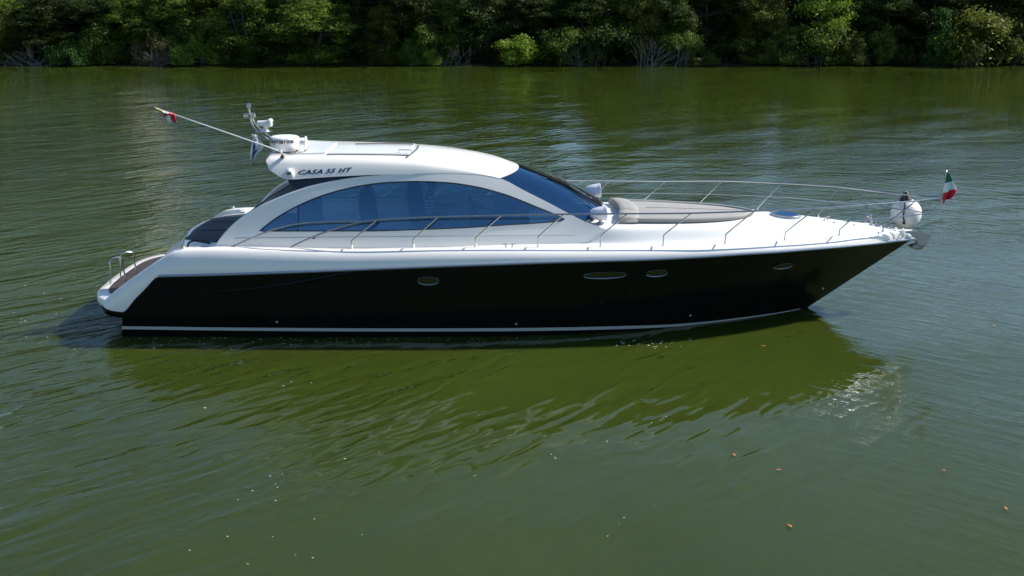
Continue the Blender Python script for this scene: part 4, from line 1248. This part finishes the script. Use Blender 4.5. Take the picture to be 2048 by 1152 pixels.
# far side inner liner below window + settee
mb = MB(); mb.box((-2.6, 1.15, 1.45), (3.4, .5, .5), bev=.08); mb.box((-2.6, 1.42, 1.75), (3.4, .12, .35), bev=.05); mb.build('settee', M_interior, yacht)
def helm_seat(x, y):
    mb = MB(); mb.box((x, y, 1.62), (.55, .55, .16), bev=.07); mb.tube([(x, y, 1.2), (x, y, 1.58)], .07, 10); o = mb.build('helm_seat', M_seat, yacht)
    m2 = MB(); m2.box((x - .27, y, 2.10), (.30, .62, .88), bev=.14, ry=radians(-6)); m2.box((x - .27, y, 2.5), (.16, .34, .2), bev=.07, ry=radians(-6)); m2.build('backrest', M_seat, o)
helm_seat(-2.55, -.35); helm_seat(-1.68, .35)
mb = MB(); mb.box((-.1, .35, 1.75), (.5, 1.3, .7), bev=.1); mb.build('dashboard', M_seat, yacht)
mb = MB(); wl = [Vector((-.8 - .08 * sin(t), .35 + .2 * cos(t), 2.05 + .2 * sin(t))) for t in np.linspace(0, 2 * pi, 24)[:-1]]; mb.tube(wl, .018, 8, closed=True); mb.tube([(-.8, .35, 2.05), (-.3, .35, 1.92)], .025, 8); mb.build('steering_wheel', M_blackp, yacht)
mb = MB(); rows_c = []
for i in range(50):
    x = -4.05 + .5 * i / 49; y = -1.22 + .03 * sin(i * 1.25)
    rows_c.append([Vector((x, y, z)) for z in np.linspace(1.3, 2.75 - .0 * i, 5)])
mb.loft(rows_c); o = mb.build('curtain', M_curtain, yacht); mod_solid(o, .006)
mb = MB(); mb.box((-4.6, 0, 1.9), (.05, 2.4, 1.4)); 

# =================================================================== PERSON inside the cabin
def skin_obj(name, joints, edges, radii, m, parent=None, sub=2):
    me = bpy.data.meshes.new(name); me.from_pydata([tuple(j) for j in joints], edges, []); me.materials.append(m)
    o = bpy.data.objects.new(name, me); C.objects.link(o)
    md = o.modifiers.new('skin', 'SKIN'); md.use_smooth_shade = True
    sv = me.skin_vertices[0].data
    for i, r in enumerate(radii):
        sv[i].radius = (r, r) if not isinstance(r, tuple) else r
        sv[i].use_root = (i == 0)
    s2 = o.modifiers.new('sub', 'SUBSURF'); s2.levels = sub; s2.render_levels = sub
    dg = bpy.context.evaluated_depsgraph_get(); dg.update()
    em = bpy.data.meshes.new_from_object(o.evaluated_get(dg))
    o.modifiers.clear(); o.data = em
    em.polygons.foreach_set('use_smooth', [True] * len(em.polygons))
    if parent: o.parent = parent
    return o
per = thing('person', 'person in a striped shirt sitting at the helm behind the blue window', 'person', (-1.65, .35, 1.70))
J = {'pel': (0, 0, .08), 'sp': (-.02, 0, .28), 'ch': (-.02, 0, .45), 'nk': (0, 0, .60), 'hd': (.03, 0, .70),
     'ls': (-.02, -.19, .54), 'le': (.16, -.25, .30), 'lw': (.42, -.16, .36), 'lh': (.50, -.15, .37),
     'rs': (-.02, .19, .54), 're': (.16, .25, .30), 'rw': (.42, .16, .36), 'rh': (.50, .15, .37),
     'lp': (.02, -.10, .05), 'lk': (.46, -.13, .08), 'la': (.48, -.13, -.36), 'lf': (.64, -.13, -.42),
     'rp': (.02, .10, .05), 'rk': (.46, .13, .08), 'ra': (.48, .13, -.36), 'rf': (.64, .13, -.42)}
rad_ = {'pel': .14, 'sp': .125, 'ch': .145, 'nk': .055, 'hd': .06, 'ls': .06, 'le': .042, 'lw': .028, 'lh': .035, 'rs': .06, 're': .042, 'rw': .028, 'rh': .035, 'lp': .09, 'lk': .06, 'la': .042, 'lf': .035, 'rp': .09, 'rk': .06, 'ra': .042, 'rf': .035}
ks = list(J); E = [('pel', 'sp'), ('sp', 'ch'), ('ch', 'nk'), ('nk', 'hd'), ('ch', 'ls'), ('ls', 'le'), ('le', 'lw'), ('lw', 'lh'), ('ch', 'rs'), ('rs', 're'), ('re', 'rw'), ('rw', 'rh'), ('pel', 'lp'), ('lp', 'lk'), ('lk', 'la'), ('la', 'lf'), ('pel', 'rp'), ('rp', 'rk'), ('rk', 'ra'), ('ra', 'rf')]
body = skin_obj('body', [J[k_] for k_ in ks], [(ks.index(a), ks.index(b)) for a, b in E], [rad_[k_] for k_ in ks], M_skin, per)
hmb = MB(); hmb.lathe(Vector((.04, 0, .80)), [(.005, -.125), (.05, -.115), (.075, -.06), (.088, .0), (.09, .05), (.075, .09), (.04, .115), (.005, .12)], 24, sy=.86)
hmb.tube([(.12, 0, .80), (.148, 0, .775), (.13, 0, .765)], [.012, .017, .012], 8)
for s_ in (-1, 1): hmb.lathe(Vector((.03, .076 * s_, .79)), [(.005, -.03), (.016, -.015), (.018, .015), (.005, .03)], 8)
# fingers and thumbs closing on the wheel
for s_ in (-1, 1):
    for f_ in range(4):
        y = s_ * .15 + (f_ - 1.5) * .019; L_ = (.05, .06, .056, .045)[f_]
        hmb.tube([(.50, y, .38), (.50 + L_ * .6, y, .385), (.50 + L_, y, .36), (.50 + L_ * .8, y, .335)], [.010, .0095, .009, .007], 7)
    hmb.tube([(.47, s_ * .15 - .035 * s_, .365), (.50, s_ * .15 - .05 * s_, .35), (.53, s_ * .15 - .04 * s_, .335)], [.011, .010, .008], 7)
hd_ = hmb.build('head_and_hands', M_skin, per)
k0b = len(body.data.vertices)
# merge head/hands into the body mesh so that the body is one mesh
import bmesh
bm = bmesh.new(); bm.from_mesh(body.data); bm.from_mesh(hd_.data); bm.to_mesh(body.data); bm.free()
bpy.data.objects.remove(hd_)
mb = MB(); mb.lathe(Vector((.022, 0, .822)), [(.095, -.03), (.100, .0), (.098, .045), (.08, .09), (.045, .115), (.005, .122)], 24, sy=.9); mb.build('hair', M_hair, per)
sh_j = ['pel', 'sp', 'ch', 'nk', 'ls', 'le', 'rs', 're']; JJ = dict(J); JJ['nk'] = (-.01, 0, .57); JJ['le'] = (.10, -.235, .38); JJ['re'] = (.10, .235, .38)
rr_ = {'pel': .155, 'sp': .145, 'ch': .165, 'nk': .07, 'ls': .078, 'le': .062, 'rs': .078, 're': .062}
skin_obj('shirt', [JJ[k_] for k_ in sh_j], [(sh_j.index(a), sh_j.index(b)) for a, b in E if a in sh_j and b in sh_j], [rr_[k_] for k_ in sh_j], M_shirt, per)
tr_j = ['pel', 'lp', 'lk', 'la', 'rp', 'rk', 'ra']; rt = {'pel': .15, 'lp': .105, 'lk': .075, 'la': .06, 'rp': .105, 'rk': .075, 'ra': .06}
skin_obj('trousers', [J[k_] for k_ in tr_j], [(tr_j.index(a), tr_j.index(b)) for a, b in E if a in tr_j and b in tr_j], [rt[k_] for k_ in tr_j], M_trouser, per)

# =================================================================== sun pads (lying on the deck)
def ellipse_pad(xs0, xs1, hw, z0, th, n=36, m=14, p=2.6):
    pass
pad = thing('sun_pad', 'grey upholstered sun pad with raised backrests lying on the foredeck', 'sun pad', (0, 0, 0))
X0p, X1p = P(1246, 440, -.6).x, P(1503, 425, 0).x + .03
def pw(t): return .96 * (1 - max(0, t) ** 2.6 * .72) * math.sqrt(max(0.0, 1 - max(0, (t - .80) / .20) ** 2.2)) + .001
def pad_layer(inset, dz, n=50, m=18, x0=X0p, x1=X1p):
    rr = []
    for i in range(n + 1):
        t = i / n; X = x0 + inset + (x1 - x0 - 2 * inset) * t; w_ = max(pw(t) - inset, .002); row = []
        for j in range(m + 1):
            a = -1 + 2 * j / m; y = w_ * a
            row.append(Vector((X, y, deckz(X, y) + dz)))
        rr.append(row)
    return rr
mb = MB(); rr = []
for row in pad_layer(.10, .0):
    top = [Vector((p.x, p.y, p.z + .075 + .012 * (1 - abs(2 * j / 18 - 1) ** 3))) for j, p in enumerate(row)]
    rr.append([row[0] - Vector((0, 0, .03))] + top + [row[-1] - Vector((0, 0, .03))])
mb.loft(rr); mb.build('cushion', M_grey, pad, sharp=50)
mb = MB(); mb.tube([Vector((X, .0, deckz(X, 0) + .089)) for X in np.linspace(X0p + .5, X1p - .3, 20)], .005, 5)
mb.build('seam', M_seam, pad)
# rim bolster
mb = MB(); loop = []
for t in np.linspace(.02, 1, 60): X = X0p + (X1p - X0p) * t; w_ = pw(t) - .05; loop.append(Vector((X, -max(w_, .0), deckz(X, w_) + .06)))
loop2 = [Vector((p.x, -p.y, p.z)) for p in loop[::-1]]
allp = loop[:-1] + [Vector((X1p - .01, 0, deckz(X1p, 0) + .075))] + loop2[1:]
mb.tube(allp, [.048] * len(allp), 10); bo = mb.build('rim_bolster', M_grey2, pad, sharp=60)
# backrests: four segments in an arc
for k_, (ya, yb) in enumerate(((-.98, -.34), (-.33, .33), (.34, .98))):
    rr = []
    for i in range(9):
        y = ya + (yb - ya) * i / 8; xa = X0p - .04 + .10 * (y / 1.0) ** 2 * -1 + .0
        zb = deckz(xa + .2, y); edge = .03 * (1 if i in (0, 8) else 0)
        cs = [(0.02, 0), (-.03, .06), (-.02, .11), (.02, .14), (.12, .14), (.24, .13), (.33, .115), (.38, .09), (.39, .02)]
        lower = 1 - .35 * (1 if False else 0)
        rr.append([Vector((xa + a, y, zb + b * lower - edge * (1 if b > .05 else 0))) for a, b in cs])
    mb = MB(); mb.loft(rr); n2 = len(cs); mb.f.append(tuple(range(n2))[::-1]); mb.f.append(tuple(8 * n2 + j for j in range(n2)))
    o = mb.build('backrest', M_grey2, pad, sharp=70)

apad = thing('aft_cushion', 'dark navy sun cushion on the stern deck aft of the cabin arch', 'cushion', (0, 0, 0))
mb = MB(); rr = []
xa0, xa1 = -6.3, -4.35
for i in range(31):
    t = i / 30; X = xa0 + (xa1 - xa0) * t
    w_ = 1.34 * (1 - (1 - min(t / .45, 1)) ** 2.6 * .35) + .02
    row = []
    for j in range(17):
        a = -1 + 2 * j / 16; row.append(Vector((X, w_ * a, 1.66 + .05 * (1 - abs(a) ** 4) * min(1, t * 12) + .03 * t)))
    rr.append([Vector((X, -w_ - .01, 1.54))] + row + [Vector((X, w_ + .01, 1.54))])
mb.loft(rr); mb.f.append(tuple(range(19))); mb.build('cushion', M_pad, apad, sharp=50)
mb = MB()
for yy in (-.45, .35): mb.tube([Vector((X, yy, 1.712 + .03 * (X - xa0) / 1.8)) for X in np.linspace(xa0 + .2, xa1, 14)], .012, 6)
mb.tube([Vector((-5.3, y, 1.722 - .02 * abs(y))) for y in np.linspace(-1.1, 1.1, 14)], .012, 6)
mb.build('seam', M_seam, apad)
# chrome/dark loop rail at near aft corner of pad
mb = MB(); a = S(375, 497, lambda X, Z: 1.45); b = S(425, 495, lambda X, Z: 1.45)
mb.tube(bez([a, a + Vector((.03, 0, .10)), a + Vector((.14, 0, .15)), b + Vector((-.12, 0, .12)), b + Vector((0, 0, .02))], 5), .018, 8); mb.build('corner_rail', M_blackp, yacht)
# white coaming round the aft pad
rr = []
for i in range(41):
    t = i / 40; a = pi * t
    # aft U shaped coaming
    y = -1.58 * cos(a); x = -4.6 - 1.80 * abs(sin(a)) ** .45
    rr.append([Vector((x - .10 * sin(a) , y * 1.03, 1.50)), Vector((x - .05 * sin(a), y * 1.0, 1.64)), Vector((x, y * .97, 1.665)), Vector((x + .05 * sin(a), y * .93, 1.66)), Vector((x + .07 * sin(a), y * .90, 1.55))])
mb = MB(); mb.loft(rr); mb.build('coaming', M_white, yacht, sharp=60)

# =================================================================== fender, flags
fc = P(1812, 427, .50)
fen = thing('fender', 'white ball fender with black neck hanging off the far side of the bow', 'fender', fc)
mb = MB(); mb.lathe((0, 0, 0), [(.02, -.315)] + [(.305 * sin(a), -.31 * cos(a)) for a in np.linspace(.15, 2.7, 22)] + [(.09, .30)], 36); mb.build('ball', M_fender, fen)
mb = MB(); mb.lathe((-.03, 0, 0), [(.135, .262), (.12, .30), (.07, .37), (.05, .42), (.03, .44)], 20); mb.build('neck', M_blackp, fen)
mb = MB(); hk = P(1809, 384, .44) - fc
mb.tube([(0, 0, .42), (0.0, 0, .46), hk], .012, 6); mb.tube([(-.03, 0, .46), hk + Vector((-.02, 0, 0))], .010, 6)
mb.tube([hk + Vector((-.02, -.0, .0)), Vector((-.13, -.25, .22)), Vector((-.16, -.285, .0)), Vector((-.12, -.285, -.13))], .014, 6); mb.lathe(Vector((-.13, -.285, -.14)), [(.03, -.02), (.03, .02)], 10); mb.build('rope', M_blackp, fen)

def cloth(name, grid, m, parent, th=.004):
    mb = MB(); mb.loft(grid); o = mb.build(name, m, parent); mod_solid(o, th, 0); return o
# bow tricolour: hangs from a short staff
fb = P(1887, 396, 0); ft = P(1893, 343, 0)
flag = thing('bow_flag', 'green white and red flag drooping from a short staff at the bow tip', 'flag', fb)
mb = MB(); mb.tube([(0, 0, -.05), ft - fb], .009, 8); mb.lathe(ft - fb, [(.014, -.01), (.018, .01), (.004, .025)], 10); mb.build('staff', M_chrome, flag)
top = ft - fb
def band(t0, t1, m, nm):
    g_ = []
    for i in range(9):
        t = t0 + (t1 - t0) * i / 8; row = []
        z = top.z - .02 - t * .55
        wl_ = -.02 - .03 * t; wr = 0.03 + .25 * t * (1 - .55 * max(0, t - .72) / .28)
        for j in range(13):
            s_ = j / 12
            row.append(Vector((top.x * (1 - t) + wl_ + (wr - wl_) * s_, .05 * sin(s_ * 9 + t * 4) * t - .07, z + .07 * t * s_ - .05 * (1 - s_) * t)))
        g_.append(row)
    o = cloth(nm, g_, m, flag); return o
band(0, .33, M_fgreen, 'green_band'); band(.33, .66, M_fwhite, 'white_band'); band(.66, 1.0, M_fred, 'red_band')
# stern antenna staff with courtesy flag
a0_ = P(562, 303, -.75); a1_ = P(309, 215, -.75)
sf = thing('stern_flag', 'crumpled red and white flag with yellow on a long white slanting pole', 'flag', a0_)
d = a1_ - a0_
mb = MB(); mb.tube([Vector((0, 0, 0)), d * .5, d], [.013, .011, .006], 8); mb.build('pole', M_plastic, sf)
mb = MB(); mb.tube([(0.03, 0, -.09), (0.0, 0, 0.0), (-.04, 0, .02)], .02, 8); mb.build('pole_mount', M_chrome, sf)
def fl(pxs, m, nm, y0=-.75):
    # pxs: list of rows of (px,py)
    g_ = []
    for i, r_ in enumerate(pxs):
        pts = []
        for j in range(9):
            t = j / 8; a = r_[0]; b = r_[1]
            p = P(a[0] + (b[0] - a[0]) * t, a[1] + (b[1] - a[1]) * t, y0 + .035 * sin(t * 7 + i * 1.3)) - a0_
            pts.append(p)
        g_.append(pts)
    cloth(nm, g_, m, sf, .003)
fl([((308, 213), (311, 217)), ((316, 216), (318, 222)), ((326, 222), (324, 228))], M_fyel, 'yellow_cloth')
fl([((320, 218), (322, 223)), ((330, 222), (328, 229)), ((338, 226), (333, 231))], M_fwhite, 'white_cloth')
fl([((331, 224), (326, 231)), ((340, 224), (330, 233)), ((350, 228), (338, 231)), ((353, 245), (347, 245))], M_fred, 'red_cloth')
fl([((330, 231), (341, 230)), ((333, 239), (346, 238)), ((339, 247), (350, 246))], M_fwhite, 'white_cloth')
# club pennant under the mast
pn0 = P(513, 268, -.3)
pen = thing('pennant', 'limp white pennant with faded blue marks hanging below the chrome mast', 'pennant', pn0)
g_ = []
outl = [((504, 268), (514, 270)), ((506, 278), (524, 286)), ((503, 288), (528, 292)), ((502, 298), (524, 300)), ((500, 308), (513, 310)), ((502, 318), (509, 319)), ((507, 331), (508, 331))]
for i, (a, b) in enumerate(outl):
    g_.append([P(a[0] + (b[0] - a[0]) * j / 10, a[1] + (b[1] - a[1]) * j / 10, -.3 + .045 * sin(j * .9 + i * .7)) - pn0 for j in range(11)])
cloth('cloth', g_, M_fwhite, pen, .003)
mb = MB()
for i, (t0, t1, j0, j1) in enumerate(((1, 3, 2, 2), (2, 4, 3, 4), (3, 5, 5, 6), (4, 5, 3, 3))):
    pts = [g_[t0][j0], g_[(t0 + t1) // 2][(j0 + j1) // 2], g_[t1][j1]]; mb.tube([p + Vector((0, -.012, 0)) for p in pts], [.012, .018, .010], 5)
mb.build('blue_mark', M_fblue, pen)
mb = MB(); mb.tube([P(507, 256, -.42) - pn0, P(505, 268, -.3) - pn0], .004, 5); mb.build('line', M_blackp, pen)

# =================================================================== floating things
M_leaf = mat('fallen_leaf', (0.42, 0.13, 0.03), 0.6, noise=.3, nscale=20)
LV_ = [(1988, 651, 'orange leaf floating alone right of the bow'), (1527, 692, 'small orange leaf floating in the dark green reflection of the bow'), (1556, 940, 'orange leaf floating below the glints, left of the right hand pair'),
       (1468, 910, 'orange leaf floating at the edge of the rippled reflections'), (1579, 1052, 'orange leaf floating lowest in the picture'), (1887, 941, 'orange leaf floating at the glints in the lower right'), (2011, 1017, 'brown leaf floating near the lower right corner')]
for (a, b, lab) in LV_:
    p = PZ(a, b, .012); mb = MB(); L_ = random.uniform(.03, .045); an = random.uniform(0, pi)
    ring = []
    for i in range(12):
        t = 2 * pi * i / 12; x = L_ * cos(t); y = L_ * .42 * sin(t) * (1 - .3 * cos(t)); ring.append(Vector((x * cos(an) - y * sin(an), x * sin(an) + y * cos(an), .006 + .35 * y * y / L_)))
    c = Vector((0, 0, .0)); mb.add([c] + ring, [(0, 1 + i, 1 + (i + 1) % 12) for i in range(12)])
    mb.tube([ring[0], ring[0] * 1.5], .002, 4)
    o = mb.build('floating_leaf', M_leaf); o.location = p; mod_solid(o, .002); tag(o, lab, 'leaf', 'leaves floating on the river')
M_foam = mat('foam', (0.75, 0.76, 0.72), 0.7)
mb = MB()
def fleck(x, y, r):
    k = len(mb.v); n = 6
    for i in range(n):
        a = 2 * pi * i / n; mb.v.append(Vector((x + r * 1.7 * cos(a) * random.uniform(.7, 1.2), y + r * sin(a) * random.uniform(.7, 1.2), .008)))
    mb.v.append(Vector((x, y, .008 + r * .35)))
    for i in range(n): mb.f.append((k + i, k + (i + 1) % n, k + n))
for _ in range(120):
    x = random.triangular(-7.6, 2.5, -5.5); fleck(x, -2.0 - abs(random.gauss(0, .22)), random.uniform(.003, .011))
for _ in range(26): fleck(random.gauss(2.4, .35), random.gauss(-2.35, .14), random.uniform(.005, .014))
cls = [(random.uniform(500, 1500), random.uniform(780, 1120)) for _ in range(9)]
for _ in range(36):
    c_ = random.choice(cls); q_ = random.gauss(0, 1); a, b = c_[0] + 90 * q_, c_[1] - 24 * q_ + random.gauss(0, 10); p = PZ(a, b, 0); fleck(p.x, p.y, random.uniform(.003, .009) * (1.6 if random.random() < .1 else 1))
for _ in range(60): fleck(random.gauss(-9.2, .9), random.gauss(-1.2, 1.6), random.uniform(.004, .012))
fo = mb.build('foam_flecks', M_foam, sharp=80); fo['kind'] = 'stuff'; fo['label'] = 'tiny white foam flecks drifting on the water along the hull'; fo['category'] = 'foam'
